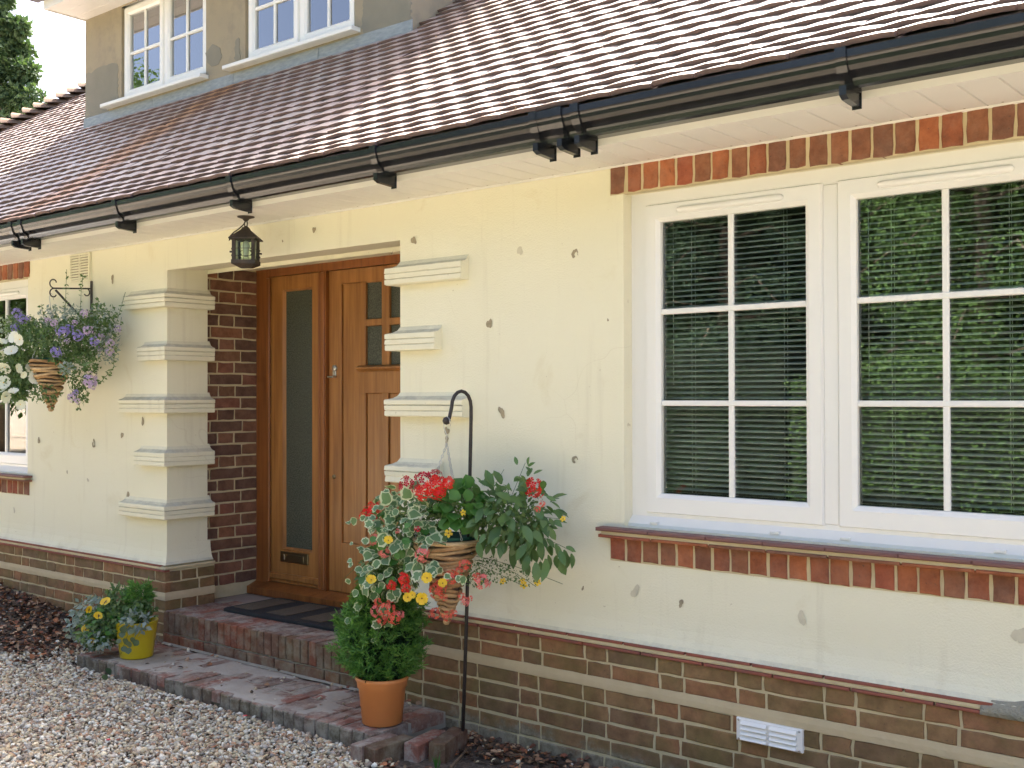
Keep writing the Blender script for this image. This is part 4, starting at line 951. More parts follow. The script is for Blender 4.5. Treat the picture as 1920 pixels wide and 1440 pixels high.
def frustum(m, w0, z0, w1, z1):
    vs = [(sx*w0, sy*w0, z0) for sx, sy in ((-1,-1),(1,-1),(1,1),(-1,1))]+[(sx*w1, sy*w1, z1) for sx, sy in ((-1,-1),(1,-1),(1,1),(-1,1))]
    m.add([rot @ Vector(q) for q in vs], [(k,(k+1)%4,4+(k+1)%4,4+k) for k in range(4)]+[(3,2,1,0),(4,5,6,7)])
m = MB(); frustum(m, ew, z_eave, .020, z_roof); frustum(m, ew, z_eave-.006, ew, z_eave); frustum(m, .020, z_roof, .014, z_roof+.012); m.build('lantern_roof', M['lant'], LN)
m = MB(); frustum(m, hw+.004, z_bot+.010, hw+.004, z_bot+.030); frustum(m, hw-.026, z_bot-.006, hw+.004, z_bot+.010); m.build('lantern_base', M['lant'], LN)
for sx_, sy_ in ((-1,-1),(1,-1),(1,1),(-1,1)):
    m = MB(); a = hw-.007; vs = [(sx_*a-.008, sy_*a-.008), (sx_*a+.008, sy_*a-.008), (sx_*a+.008, sy_*a+.008), (sx_*a-.008, sy_*a+.008)]
    m.add([rot @ Vector((x, y, z)) for z in (z_bot+.030, z_eave-.006) for x, y in vs], [(k,(k+1)%4,4+(k+1)%4,4+k) for k in range(4)]); m.build('corner_post', M['lant'], LN)
zc = (z_bot+z_eave)/2
for k in range(4):
    rk = rot @ Matrix.Rotation(R(90*k), 4, 'Z'); m = MB(); m.add([rk @ Vector(q) for q in [(-.04,-hw+.008,z_bot+.03),(.04,-hw+.008,z_bot+.03),(.04,-hw+.008,z_eave-.006),(-.04,-hw+.008,z_eave-.006)]], [(0,1,2,3)]); m.build('pane', M['lglass'], LN)
    m = MB()
    for bx in ((-.001,.001,z_bot+.03,z_eave-.006),(-.04,.04,zc-.022,zc-.0195),(-.04,.04,zc+.016,zc+.0185)): m.add([rk @ Vector(q) for q in [(bx[0],-hw+.005,bx[2]),(bx[1],-hw+.005,bx[2]),(bx[1],-hw+.005,bx[3]),(bx[0],-hw+.005,bx[3])]], [(0,1,2,3)])
    m.build('pane_bar', M['lant'], LN)
    m = MB(); 
    for zz, ll in ((zc+.015,.006),(zc,.014),(zc-.018,.006)): m.add([rk @ Vector((x, y, z)) for x, y, z in [(.038,-hw-ll,zz-.004),(.049,-hw-ll,zz-.004),(.049,-hw+.004,zz-.004),(.038,-hw+.004,zz-.004),(.038,-hw-ll,zz+.004),(.049,-hw-ll,zz+.004),(.049,-hw+.004,zz+.004),(.038,-hw+.004,zz+.004)]], [(0,3,2,1),(4,5,6,7),(0,1,5,4),(1,2,6,5),(2,3,7,6),(3,0,4,7)])
    m.build('stud', M['lant'], LN)
m = MB(); m.lathe([(0,z_bot+.05),(.012,z_bot+.05),(.014,z_bot+.08),(.022,z_bot+.10),(.012,z_bot+.125),(0,z_bot+.13)], 12); m.build('bulb', simple('opal_bulb', (.7,.7,.65), None, rough=.3), LN)
dr = Vector((-_r.x, -_r.y, 0)); m = MB(); m.tube([(0,0,-.02), tuple(dr*.012+Vector((0,0,-.04))), tuple(dr*.035+Vector((0,0,-.062))), tuple(dr*.062+Vector((0,0,-.08))), tuple(dr*.079+Vector((0,0,-.098))), tuple(dr*.083+Vector((0,0,-.12))), tuple(dr*.074+Vector((0,0,z_eave+.004)))], .0032, 6); m.build('flex_cable', M['lant'], LN)

# ------------------------------------------------------------------ plants: leaf and flower templates
def mesh_leaf(name, L, Wd, mat, fold=.15, droop=.25, shape='lance', n=4):
    m = MB(); vs = []
    for i in range(n+1):
        t = i/n
        w = Wd/2*(math.sin(math.pi*min(1, t*.92+.06))**(.8 if shape == 'lance' else .5)) if i < n else Wd*.02
        y = L*t; z = -droop*L*t*t
        vs += [(-w, y, z+fold*w), (0, y, z), (w, y, z+fold*w)]
    m.add(vs, [(i*3+q, i*3+q+1, i*3+q+4, i*3+q+3) for i in range(n) for q in (0,1)], 0, True); return m.mesh(name, mat)
def mesh_varileaf(name, L, Wd, mats):
    # scalloped round leaf, green heart and pale margin
    m = MB(); n = 14; out = []; inn = []; r = random.Random(name)
    for k in range(n):
        a = 2*math.pi*k/n; sc = 1+.09*(k % 2)+r.uniform(-.05,.05); x, y = math.sin(a)*Wd/2*sc, (1-math.cos(a))*L/2*(sc if k else .9)
        z = .40*abs(x)-.25*y+r.uniform(-.06,.06)*L
        out.append((x, y, z)); q = .80+r.uniform(-.24,.13); inn.append((x*q, L*.5+(y-L*.5)*q, z*.7-.001))
    m.add(inn, [tuple(range(n))], 0, True); m.add(out+inn, [(k, (k+1) % n, n+(k+1) % n, n+k) for k in range(n)], 1, True); return m.mesh(name, mats)
ML = dict(
    lance=leaf_mat('fuchsia_leaf', (.075,.16,.05), (.15,.25,.09), .35, .42, False), green=leaf_mat('fresh_leaf', (.05,.16,.03), (.10,.25,.05), .35, .5, False),
    heart=leaf_mat('variegated_leaf_heart', (.10,.20,.085), (.17,.29,.13), .3, .5, False), margin=leaf_mat('variegated_leaf_margin', (.42,.50,.30), (.62,.67,.48), .3, .5, False),
    small=leaf_mat('small_leaf', (.08,.16,.05), (.17,.25,.10), .35, .6), silver=leaf_mat('silver_leaf', (.23,.30,.27), (.38,.44,.40), .25, .7), stem=leaf_mat('green_stem', (.10,.15,.05), (.14,.16,.06), .1, .6, False),
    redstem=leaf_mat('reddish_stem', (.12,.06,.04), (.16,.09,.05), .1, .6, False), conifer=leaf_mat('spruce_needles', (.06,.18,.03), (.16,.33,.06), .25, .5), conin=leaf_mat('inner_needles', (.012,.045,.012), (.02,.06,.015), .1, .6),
    red=leaf_mat('scarlet_petal', (.78,.030,.020), (.70,.018,.02), .3, .5), crimson=leaf_mat('crimson_petal', (.42,.008,.035), (.55,.012,.045), .3, .5), coral=leaf_mat('coral_petal', (.80,.16,.11), (.70,.10,.07), .3, .5),
    pink=leaf_mat('pink_petal', (.80,.22,.22), (.75,.18,.17), .3, .5), yel=leaf_mat('yellow_petal', (.85,.62,.03), (.80,.52,.03), .3, .5), eye=simple('flower_eye', (.30,.16,.02), None), white=leaf_mat('white_petal', (.86,.86,.80), (.82,.83,.74), .3, .5),
    blue=leaf_mat('violet_blue_petal', (.24,.19,.58), (.34,.28,.66), .3, .5), lilac=leaf_mat('lilac_petal', (.46,.34,.62), (.56,.44,.68), .3, .5), dark=simple('pansy_blotch', (.045,.02,.02), None, rough=.7))
MLEAF = [mesh_leaf('lance_leaf%d' % k, .085*q, .040*q, ML['lance'], .25, dr_) for k, (q, dr_) in enumerate(((.82,.15),(.7,.4),(.92,.3),(.55,.1)))]
MGREEN = [mesh_leaf('round_leaf%d' % k, .05, .055, ML['green'], .3, .2, 'round') for k in range(2)]
MVARI = [mesh_varileaf('varileaf%d' % k, .046*q, .044*q, [ML['heart'], ML['margin']]) for k, q in enumerate((1,.85,1.12,.75))]
def flower_mesh(name, mats, n=5, r=.02, cup=.35, eye=.2, w=.95):
    m = MB()
    for k in range(n):
        a = 2*math.pi*k/n; ca, sa = math.cos(a), math.sin(a); hw = math.tan(math.pi/n)*r*w
        pts = [(0,0,0),(.55*r,-hw*.75,cup*r*.5),(.62*r,0,cup*r*.4),(.55*r,hw*.75,cup*r*.5),(.95*r,-hw*.7,cup*r*.62),(1.02*r,0,cup*r*.5),(.95*r,hw*.7,cup*r*.62)]
        m.add([(x*ca-y*sa, x*sa+y*ca, z) for x, y, z in pts], [(0,1,2),(0,2,3),(1,4,5,2),(2,5,6,3)], 0, True)
    if eye: m.add([(eye*r*math.cos(2*math.pi*k/6), eye*r*math.sin(2*math.pi*k/6), cup*r*.25) for k in range(6)], [tuple(range(6))], 1)
    return m.mesh(name, mats)
def head_mesh(name, mat, R_, nf, fr, squash=.7):
    # rounded truss of small five-petalled flowers
    m = MB(); rr = random.Random(name)
    for k in range(nf):
        z = 1-1.5*(k+.5)/nf; a = 2.4*k+rr.uniform(-.3,.3); q = math.sqrt(max(0, 1-z*z)); nrm = Vector((q*math.cos(a), q*math.sin(a), z)); p = Vector((nrm.x, nrm.y, nrm.z*squash))*R_*rr.uniform(.62,1.12)
        rt = nrm.to_track_quat('Z', 'Y').to_matrix(); s0 = rr.uniform(0, 6)
        for j in range(5):
            b_ = s0+2*math.pi*j/5; vs = [(0,0,0),(fr*math.cos(b_-.5),fr*math.sin(b_-.5),fr*.2),(fr*1.15*math.cos(b_),fr*1.15*math.sin(b_),fr*rr.uniform(-.1,.3)),(fr*math.cos(b_+.5),fr*math.sin(b_+.5),fr*.2)]
            m.add([p+rt @ Vector(v_) for v_ in vs], [(0,1,2,3)])
        m.add([p*.3, p+Vector((.0012,0,0)), p-Vector((.0012,0,0))], [(0,1,2)], 1)
    return m.mesh(name, [mat, ML['stem']])
def orient(p, d, roll=0, up=Vector((0,0,1))):
    # +Z of the mesh along d
    q = Vector(d).to_track_quat('Z', 'Y'); return Matrix.Translation(p) @ q.to_matrix().to_4x4() @ Matrix.Rotation(roll, 4, 'Z')
def leaf_mtx(p, d, nrm, s=1):
    d = Vector(d).normalized(); x = d.cross(Vector(nrm)); 
    if x.length < 1e-3: x = d.cross(Vector((1,0,0)))
    x.normalize(); z = x.cross(d); return Matrix(((x.x*s,d.x*s,z.x*s,p[0]),(x.y*s,d.y*s,z.y*s,p[1]),(x.z*s,d.z*s,z.z*s,p[2]),(0,0,0,1)))
TOCAM = lambda p: (CAM-Vector(p)).normalized()
def wicker_cone(e, zr, r, h, nst, seed):
    rr = random.Random(seed)
    m = MB(); m.lathe([(.004,zr-h+.012),(r-.010,zr),(r-.018,zr-.004),(r-.02,zr-.02),(0,zr-.03)], 24); m.build('basket_lining', M['twig'], e)
    for k in range(nst):
        t = (k+.5)/nst; z = zr-h*t; rad = r*(1-t)+.004; th = h/nst*rr.uniform(.42,.56); path = []; ph = rr.uniform(0, 6); am = rr.uniform(.002,.009)
        for i in range(21):
            a = 2*math.pi*i/20; q = rad*(1+.03*math.sin(3*a+ph)+rr.uniform(-.012,.012)); path.append((q*math.cos(a), q*math.sin(a), z+am*math.sin(2*a+ph)+rr.uniform(-.0015,.0015)))
        path[-1] = path[0]; m = MB(); m.tube(path, [th*rr.uniform(.8,1.12) for _ in path], 6, 0, False); m.build('wicker_strand', M['wicker'], e)
    m = MB(); m.tube([(0,0,zr-h+.03),(.002,.001,zr-h-.004)], [.012,.006], 7); m.build('wicker_tip', M['wicker'], e)
def chains(e, ztop, zr, r, ang0):
    for k in range(3):
        a = R(ang0+120*k); p0 = Vector((0,0,ztop)); p1 = Vector((r*math.cos(a), r*math.sin(a), zr)); n = int((p1-p0).length/.0125); d = (p1-p0).normalized(); sd = d.cross(Vector((0,0,1))).normalized(); s2 = d.cross(sd); m = MB()
        for i in range(n):
            c = p0+d*(i+.5)*.0125; w = sd if i % 2 else s2; m.tube([c+d*.0075*math.cos(q*math.pi/3)+w*.0042*math.sin(q*math.pi/3) for q in range(7)], .0016, 4, 0, False)
        m.build('chain', M['chain'], e)
def leaves_shell(n, c, rad, zmin=-9):
    """random points in the outer part of an ellipsoid, with outward normals"""
    u = unit(n); q = rng.uniform(.55, 1.03, n)[:, None]; rad = np.array(rad); return np.array(c)+u*q*rad, (u/rad)/np.linalg.norm(u/rad, axis=1, keepdims=True)
SMV = np.array([(0,0,0),(.28,.45,.06),(0,.5,0),(-.28,.45,.06),(0,1,-.08)]); SMF = np.array([(0,1,2),(0,2,3),(1,4,2),(2,4,3)])
def small_foliage(name, parent, clusters, mat, size, droop=.2, sd=1):
    vs, fs, off = [], [], 0
    for (c, rad, n) in clusters:
        p, nr = leaves_shell(n, c, rad); d = nr*.6+unit(n)*.8; d[:, 2] -= droop
        v, f = scatter(SMV, SMF, frames(p, d, nr+unit(n)*.7, rng.uniform(.7, 1.3, n)*size)); vs.append(v); fs.append(f+off); off += len(v)
    return link(name, big_mesh(name, np.vstack(vs), np.vstack(fs), mat), parent)
def stem_path(p0, p1, sag, n=6):
    p0, p1 = Vector(p0), Vector(p1); return [p0.lerp(p1, i/n)+Vector((0,0,sag*math.sin(math.pi*i/n))) for i in range(n+1)]

# ------------------------------------------------------------------ crook and its hanging basket
pb = at(866, 1395, Y=-.20); pt = at(882, 850, Y=-.20)
CR = empty('garden_hook', (pb.x, -.20, -.02), 'tall black shepherd crook pole stuck in the soil by the wall', 'hook')
px0 = Vector((0,0,-.05)); pm = Vector((pt.x-pb.x, 0, pt.z+.02)); tipd = Vector((-.030, -.085, 0)); top = pm+Vector((.004,0,.15))
m = MB(); path = [px0, px0.lerp(pm, .5)+Vector((.004,0,0)), pm, pm+Vector((.004,0,.14))]
cc = pm+Vector((.004,0,.19))+tipd*.5; hv = -tipd*.5
for k in range(0, 9): a = math.pi*k/8; path.append(cc+hv*math.cos(a)+Vector((0,0,.065))*math.sin(a))
path += [cc+tipd*.5+Vector((-.004,-.01,-.045)), cc+tipd*.5+Vector((-.008,-.022,-.055))]
m.tube(path, .0075, 10); m.build('crook_rod', M['iron'], CR)
tip = path[-1]; m = MB(); m.lathe([(0,-.017),(.012,-.012),(.017,0),(.012,.012),(0,.017)], 14, tip); m.build('ball_end', M['iron'], CR)
TW = Vector(CR.location)+tip
BX = Vector((TW.x+.006, TW.y-.006, 0)); ZR = .865
HB = empty('hanging_basket', (BX.x, BX.y, .50), 'wicker cone basket of red, coral and yellow flowers hanging from the crook', 'hanging basket', 'wicker cone baskets of flowers')
zr = ZR-.50; hook0 = TW-Vector((BX.x, BX.y, .5))
wicker_cone(HB, zr, .132, .345, 19, 2)
zh = hook0.z-.09
m = MB(); m.tube([hook0+Vector((.022,0,-.02)), hook0+Vector((.014,0,.010)), hook0+Vector((0,0,.018)), hook0+Vector((-.016,0,0)), hook0+Vector((-.014,0,-.03)), hook0+Vector((.002,0,-.06)), (0,0,zh)], .0016, 6); m.build('hook_wire', M['chain'], HB)
chains(HB, zh, zr, .128, 100)
lo = lambda px, py, Y: at(px, py, Y=Y)-Vector(HB.location)
m = MB(); m.lathe([(.116,zr+.012),(.108,zr-.02),(.09,zr-.03)], 20); m.build('basket_liner', M['liner'], HB)
random.seed(77); rng = np.random.default_rng(77)
# inner filler foliage
small_foliage('foliage', HB, [(lo(765,1000,-.36), (.15,.10,.13), 700), (lo(715,1075,-.40), (.10,.08,.09), 350), (lo(850,945,-.28), (.14,.11,.07), 600), (lo(950,975,-.24), (.17,.10,.11), 800)], ML['small'], .026)
# fine trailing bidens below on the right
cl = [(lo(925,1070,-.28), (.10,.07,.05), 240), (lo(890,1075,-.30), (.06,.05,.05), 160), (lo(985,1085,-.26), (.06,.05,.03), 70)]
small_foliage('fine_foliage', HB, cl, ML['small'], .013)
def place_leaves(kind, n, c, rad, sr, out=.8, droop=.45, face=.9):
    p, nr = leaves_shell(n, c, rad)
    for i in range(n):
        q = Vector(p[i]); no = Vector(nr[i]); cam_l = TOCAM(q+Vector(HB.location))
        d = no*out+Vector(unit(1)[0])*.55+Vector((0,0,-droop)); nn = cam_l*face*random.uniform(.2,1)+Vector((0,0,.75))+Vector(unit(1)[0])*.45
        link('leaf', random.choice(kind), HB, mtx=leaf_mtx(q, d, nn, random.uniform(*sr)))
place_leaves(MVARI, 225, lo(768,985,-.40), (.19,.13,.155), (.5,1.1))
place_leaves(MVARI, 130, lo(728,1065,-.43), (.13,.11,.12), (.5,1.0))
place_leaves(MVARI, 34, lo(805,1040,-.45), (.06,.06,.11), (.7,1.1))
place_leaves(MGREEN, 40, lo(765,1000,-.42), (.17,.12,.15), (.5,.9))
place_leaves(MGREEN, 22, lo(725,1075,-.44), (.12,.1,.11), (.5,.85))
place_leaves(MGREEN, 55, lo(868,945,-.34), (.10,.09,.08), (.7,1.25), .5, .2)
place_leaves(MLEAF, 190, lo(965,965,-.24), (.20,.13,.14), (.65,1.1), .8, .35)
place_leaves(MLEAF, 26, lo(1015,1035,-.25), (.11,.08,.05), (.8,1.2), .4, 1.3)
place_leaves(MLEAF, 10, lo(985,890,-.22), (.05,.06,.05), (.5,.9), .7, -.3)
place_leaves(MLEAF, 8, lo(1050,1030,-.22), (.05,.05,.04), (.6,.95), .6, .8)
place_leaves(MLEAF, 10, lo(905,925,-.26), (.06,.06,.05), (.6,.9), .7, .0)
place_leaves(MLEAF, 9, lo(905,1000,-.36), (.05,.05,.06), (.7,1.0), .4, .7)
# stems
stems = MB()
for (a, c, Y0, Y1, sg) in (((905,1000),(1050,973),-.28,-.2,.03),((930,990),(1075,1035),-.28,-.2,.02),((930,1000),(985,868),-.27,-.2,.0),((900,960),(945,880),-.3,-.25,0),((880,1040),(1055,1095),-.3,-.26,.01),((890,1050),(1005,1100),-.3,-.27,.02),((800,960),(648,983),-.38,-.40,.02),((760,1000),(645,1085),-.42,-.47,.02),((790,1050),(655,1165),-.42,-.5,.02),((760,1060),(705,1200),-.45,-.52,.03),((830,1000),(768,1120),-.42,-.5,.02),((900,1060),(985,1100),-.3,-.28,0)):
    stems.tube(stem_path(lo(*a, Y0), lo(*c, Y1), sg), .0011, 5)
stems.build('stem', ML['stem'], HB)
for px, py, s_ in ((655,983,.75),(668,972,.9),(686,968,.8),(655,1085,.6),(662,1058,.6),(660,1052,.6),(672,1108,.85),(676,1130,.8),(655,1158,.7),(668,1150,.6),(715,1170,.9),(728,1168,.95),(702,1196,.7),(728,1135,.9),(770,985,.6),(730,925,.7),(712,935,.6),(690,1020,.7),(662,1020,.5),(860,1078,.8),(875,1083,.7),(845,1080,.9),(735,1112,.9)):
    p = lo(px, py, -.48); link('leaf', random.choice(MVARI), HB, mtx=leaf_mtx(p, Vector(unit(1)[0])*.6+Vector((-.5,-.2,-.3)), TOCAM(p+Vector(HB.location))+Vector((0,0,.4)), s_))
# flowers
def fl(px, py, Y, me, s_=1, tilt=.5, name='flower'):
    p = lo(px, py, Y); d = TOCAM(p+Vector(HB.location))+Vector(unit(1)[0])*tilt+Vector((0,0,.25)); link(name, me, HB, mtx=orient(p, d, random.uniform(0, 6)) @ Matrix.Scale(s_, 4))
GER = [head_mesh('geranium%d' % k, ML['red'], .048, 17, .0175, .5) for k in range(2)]; CRI = [head_mesh('crimson_geranium%d' % k, ML['crimson'], .036, 13, .0125, .6) for k in range(2)]
COR = [head_mesh('coral_truss%d' % k, (ML['coral'], ML['pink'])[k], .030, 11, .0115, 1.0) for k in range(2)]
YF = flower_mesh('yellow_trumpet', [ML['yel'], ML['eye']], 5, .021, .95, .16, .9); YS = flower_mesh('small_yellow_flower', [ML['yel'], ML['eye']], 5, .014, .2, .22, .62)
for a in ((816,912,-.47,GER[0],.88),(793,924,-.48,GER[1],.62),(824,925,-.47,GER[1],.5),(690,966,-.46,GER[1],.72),(702,952,-.45,GER[0],.55),(1000,916,-.22,GER[0],.82),(758,1085,-.54,GER[1],.48),(762,1103,-.54,GER[0],.42),(735,1098,-.53,GER[1],.42),(840,905,-.45,GER[0],.5)): fl(*a, name='flower_head')
for a in ((762,908,-.45,CRI[0],.9),(795,897,-.42,CRI[1],1.0),(815,893,-.40,CRI[0],.8),(783,918,-.46,CRI[1],.6),(783,992,-.55,CRI[0],.35)): fl(*a, name='flower_head')
for i, a in enumerate(((703,1012,.8),(722,1036,.85),(792,1040,1.0),(705,1146,.8),(728,1140,1.0),(716,1160,.8),(740,1158,.9),(708,1130,.6),(752,1152,.5),(820,1108,1.05),(845,1083,1.0),(872,1060,.8),(862,1070,.6),(905,1092,1.0),(895,1082,.6),(815,1150,.75),(838,1155,.7),(850,1150,.5),(872,1128,.6),(865,1118,.5),(882,1122,.35),(1008,955,.4),(1016,945,.4),(745,996,.35),(826,1098,.8),(832,1120,.5))):
    fl(a[0], a[1], -.50 if a[0] < 800 else -.42, COR[i % 5 == 3 or a[1] < 1050 and i < 4], a[2], .4, 'flower_head')
for px, py, s_ in ((728,1014,.85),(696,1088,.95),(801,1084,1.0),(765,1120,.85),(773,1116,.7),(791,1122,1.1),(830,1094,.85)): fl(px, py, -.56 if px < 815 else -.48, YF, s_, .35)
for px, py, s_ in ((841,1000,1.2),(868,961,.9),(1056,973,.9),(982,1097,1.1),(1008,1092,1.0),(980,1088,.8),(943,1090,1.0),(900,1092,.8),(711,1000,.8)): fl(px, py, -.42 if px < 900 else -.27, YS, s_, .5)

# ------------------------------------------------------------------ wall bracket and left basket
BKX = -4.868
BK = empty('basket_bracket', (BKX, 0, 1.80), 'black scrolled iron bracket screwed to the wall for the left basket', 'bracket')
m = MB(); m.box(-.008,.008,-.010,-.001,-.02,.347); m.build('back_plate', M['iron'], BK)
m = MB(); m.tube([(0,-.008,.30),(0,-.245,.285)], .005, 8); m.build('arm', M['iron'], BK)
m = MB(); m.tube([(0,-.008,.06),(0,-.235,.275)], .007, 8); m.build('brace', M['iron'], BK)
def scroll(cy, cz, r0, a0, turn, nm):
    m = MB(); m.tube([(0, cy+(r0*(1-.55*t/20))*math.cos(a0+turn*t/20), cz+(r0*(1-.55*t/20))*math.sin(a0+turn*t/20)) for t in range(21)], .004, 6); m.build(nm, M['iron'], BK)
scroll(-.245,.285+.032,.032,-1.5,-4.6,'scroll'); scroll(-.245,.285-.032,.032,1.5,4.4,'scroll'); scroll(-.040,.300-.028,.028,1.4,-4.0,'scroll'); scroll(-.045,.095,.026,-1.0,4.0,'scroll')
LBX = Vector((BKX, -.262, 1.33)); LB = empty('hanging_basket', LBX, 'wicker cone basket of white petunias and blue trailing flowers hung on wall bracket', 'hanging basket', 'wicker cone baskets of flowers')
zr2 = 1.655-1.33; wicker_cone(LB, zr2, .118, .30, 16, 5)
zt = 1.80+.285-.05-1.33; m = MB(); m.tube([(.0,.014,zt-.02),(0,.010,zt+.01),(0,0,zt+.02),(0,-.012,zt),(0,-.006,zt-.05),(0,0,zt-.09)], .0022, 6); m.build('hook_wire', M['chain'], LB)
chains(LB, zt-.09, zr2, .112, 20)
l2 = lambda px, py, Y: at(px, py, Y=Y)-LBX
m = MB(); m.lathe([(.10,zr2+.014),(.094,zr2-.02),(.08,zr2-.03)], 20); m.build('basket_liner', M['liner'], LB)
rng = np.random.default_rng(5); random.seed(5)
small_foliage('foliage', LB, [(l2(110,640,-.26), (.26,.16,.14), 2100), (l2(60,640,-.30), (.18,.13,.13), 1000), (l2(165,630,-.2), (.18,.13,.13), 900), (l2(25,695,-.36), (.20,.13,.17), 2000), (l2(20,735,-.38), (.14,.10,.07), 500), (l2(150,690,-.24), (.13,.1,.12), 500), (l2(150,740,-.26), (.05,.05,.05), 120), (l2(85,735,-.3), (.09,.08,.06), 220), (l2(40,612,-.30), (.12,.09,.08), 420), (l2(190,600,-.16), (.10,.08,.10), 320)], ML['small'], .024)
small_foliage('silver_foliage', LB, [(l2(120,600,-.24), (.22,.13,.09), 500), (l2(10,610,-.3), (.10,.08,.06), 140), (l2(125,690,-.38), (.06,.03,.03), 60), (l2(185,610,-.18), (.10,.08,.12), 220), (l2(205,650,-.15), (.05,.06,.12), 160)], ML['silver'], .022, -.1)
st = MB(); sl = []
def sprig(pts, Y0, Y1, n, size, mat_i):
    P = [l2(px, py, Y0+(Y1-Y0)*i/(len(pts)-1)) for i, (px, py) in enumerate(pts)]
    st.tube(P, .0014, 5)
    for k in range(n):
        t = k/n*(len(P)-1); i = min(int(t), len(P)-2); p = P[i].lerp(P[i+1], t-i); sl.append((tuple(p), size*random.uniform(.7,1.2)))
for a in (([(122,610),(123,560),(125,505)],-.25,-.25,12,.022),([(150,600),(152,550),(156,512)],-.22,-.2,11,.022),([(85,610),(80,585),(77,570)],-.26,-.26,8,.022),([(205,640),(220,600),(235,548)],-.15,-.1,12,.02),([(180,600),(183,575),(185,560)],-.12,-.1,8,.03),
          ([(190,650),(222,625),(228,595)],-.2,-.1,8,.02),([(215,650),(213,690),(190,715),(165,722)],-.18,-.22,26,.024),([(150,675),(165,685),(180,672)],-.36,-.36,8,.03),([(60,620),(45,590),(30,575)],-.3,-.33,10,.024),([(100,740),(95,770)],-.3,-.3,5,.02),([(140,730),(150,765),(145,770)],-.28,-.28,6,.02)): sprig(*a, None)
st.build('stem', ML['stem'], LB)
P = np.array([q[0] for q in sl]); P = np.repeat(P, 2, 0); n = len(P); sz = np.repeat([q[1] for q in sl], 2); v, f = scatter(SMV, SMF, frames(P, unit(n), unit(n)+[0,-.5,.5], sz)); link('sprig_leaves', big_mesh('sprig_leaves', v, f, ML['small']), LB)
PET = flower_mesh('white_petunia', [ML['white'], ML['yel']], 5, .036, .7, .10, .96); PET2 = flower_mesh('white_petunia_b', [ML['white'], ML['yel']], 5, .035, 1.3, .10, .9)
def fl2(px, py, Y, me, s_=1, tilt=.5, name='flower'):
    p = l2(px, py, Y); d = TOCAM(p+LBX)+Vector(unit(1)[0])*tilt+Vector((0,0,.15)); link(name, me, LB, mtx=orient(p, d, random.uniform(0, 6)) @ Matrix.Scale(s_, 4))
for i, (px, py) in enumerate(((38,636),(22,660),(3,645),(1,664),(10,688),(30,692),(57,692),(67,708),(80,690),(43,702),(7,718),(26,738),(8,744),(2,732),(37,758),(28,633),(62,700))): fl2(px, py, -.46+.002*(px > 50)*px, (PET, PET2)[i % 3 == 2], (1.0,1.1,.85)[i % 3]*(.6 if (px, py) in ((43,702),(62,700)) else 1), .8)
BLU = [head_mesh('blue_spray%d' % k, (ML['blue'], ML['lilac'])[k], .034, 16, .0105, 1.1) for k in range(2)]
for px, py, s_, k in ((33,587,.9,0),(42,598,.9,0),(30,615,.8,0),(117,623,1.0,0),(146,631,.95,0),(176,641,.8,0),(103,659,.9,0),(110,664,.6,0),(100,605,.7,1),(221,617,.6,1),(207,643,.7,1),(206,660,.7,1),(168,713,1.2,1),(172,722,.8,1),(135,745,.8,1),(158,588,.7,1),(164,619,.8,1),(129,616,.8,0),(52,597,.5,0),(88,600,.5,1),(190,630,.6,1),(142,735,.5,0),(145,752,.5,1),(125,640,.5,1),(185,655,.6,1),(140,605,.5,1)): fl2(px, py, -.38 if px < 120 else -.34 if px < 180 else -.2, BLU[k], s_, .6, 'flower_head')

# ------------------------------------------------------------------ terracotta pot with dwarf conifer
pc = at(712, 1366, Z=lz+.003); dirv = Vector((_f.x, _f.y, 0)).normalized(); pc = pc+dirv*.088
PT = empty('potted_conifer', (pc.x, pc.y, lz+.004), 'dwarf conifer in a plain terracotta pot on the low step', 'potted plant')
m = MB(); m.lathe([(.0,.0),(.078,.0),(.084,.004),(.099,.150),(.1045,.153),(.1065,.176),(.112,.182),(.114,.188),(.112,.196),(.107,.198),(.103,.194),(.100,.17),(.0,.165)], 48); m.build('pot', M['terracotta'], PT)
m = MB(); m.lathe([(0,.172),(.05,.174),(.1015,.168)], 24); m.build('soil', M['soil'], PT)
m = MB(); m.tube([(0,0,.16),(.004,.002,.35),(.0,.0,.58)], [.012,.009,.003], 8); m.build('stem', M['twig'], PT)
rng = np.random.default_rng(15)
def conifer_tufts(nt, nn, prof, length, jit):
    t = rng.uniform(0, 1, nt)**.9; a = rng.uniform(0, 2*np.pi, nt); rr = np.interp(t, *prof); q = rng.uniform(.6, 1.0, nt)**.6
    lump = 1+.13*np.sin(3*a+7*t)+.12*np.sin(7*a-11*t)+.08*np.sin(11*a+23*t)
    c = np.c_[rr*q*lump*np.cos(a), rr*q*lump*np.sin(a), t]; out = np.c_[np.cos(a), np.sin(a), .55+.5*t]; return c, out/np.linalg.norm(out, axis=1, keepdims=True)
def needle_mesh(name, nt, nn, prof, z0, h, ln, wd, mat, parent):
    c, o = conifer_tufts(nt, nn, prof, ln, .1); c[:, 2] = z0+c[:, 2]*h
    P = np.repeat(c, nn, 0); O = np.repeat(o, nn, 0); n = len(P); d = O*.75+unit(n)*.75; P = P+O*rng.uniform(-.6,.6,(n,1))*ln+unit(n)*ln*.25
    tv = np.array([(-wd,0,0),(wd,0,0),(wd*.8,.7,.02),(0,1,.0),(-wd*.8,.7,.02)]); tf = np.array([(0,1,2,3,4)])
    v, f = scatter(tv, tf, frames(P, d, unit(n), rng.uniform(.7,1.25,n)*ln)); return link(name, big_mesh(name, v, f, mat), parent)
prof = ([0,.12,.3,.5,.7,.85,1.0],[.075,.150,.178,.165,.120,.075,.012])
needle_mesh('foliage', 1500, 13, prof, .19, .47, .026, .085, ML['conifer'], PT)
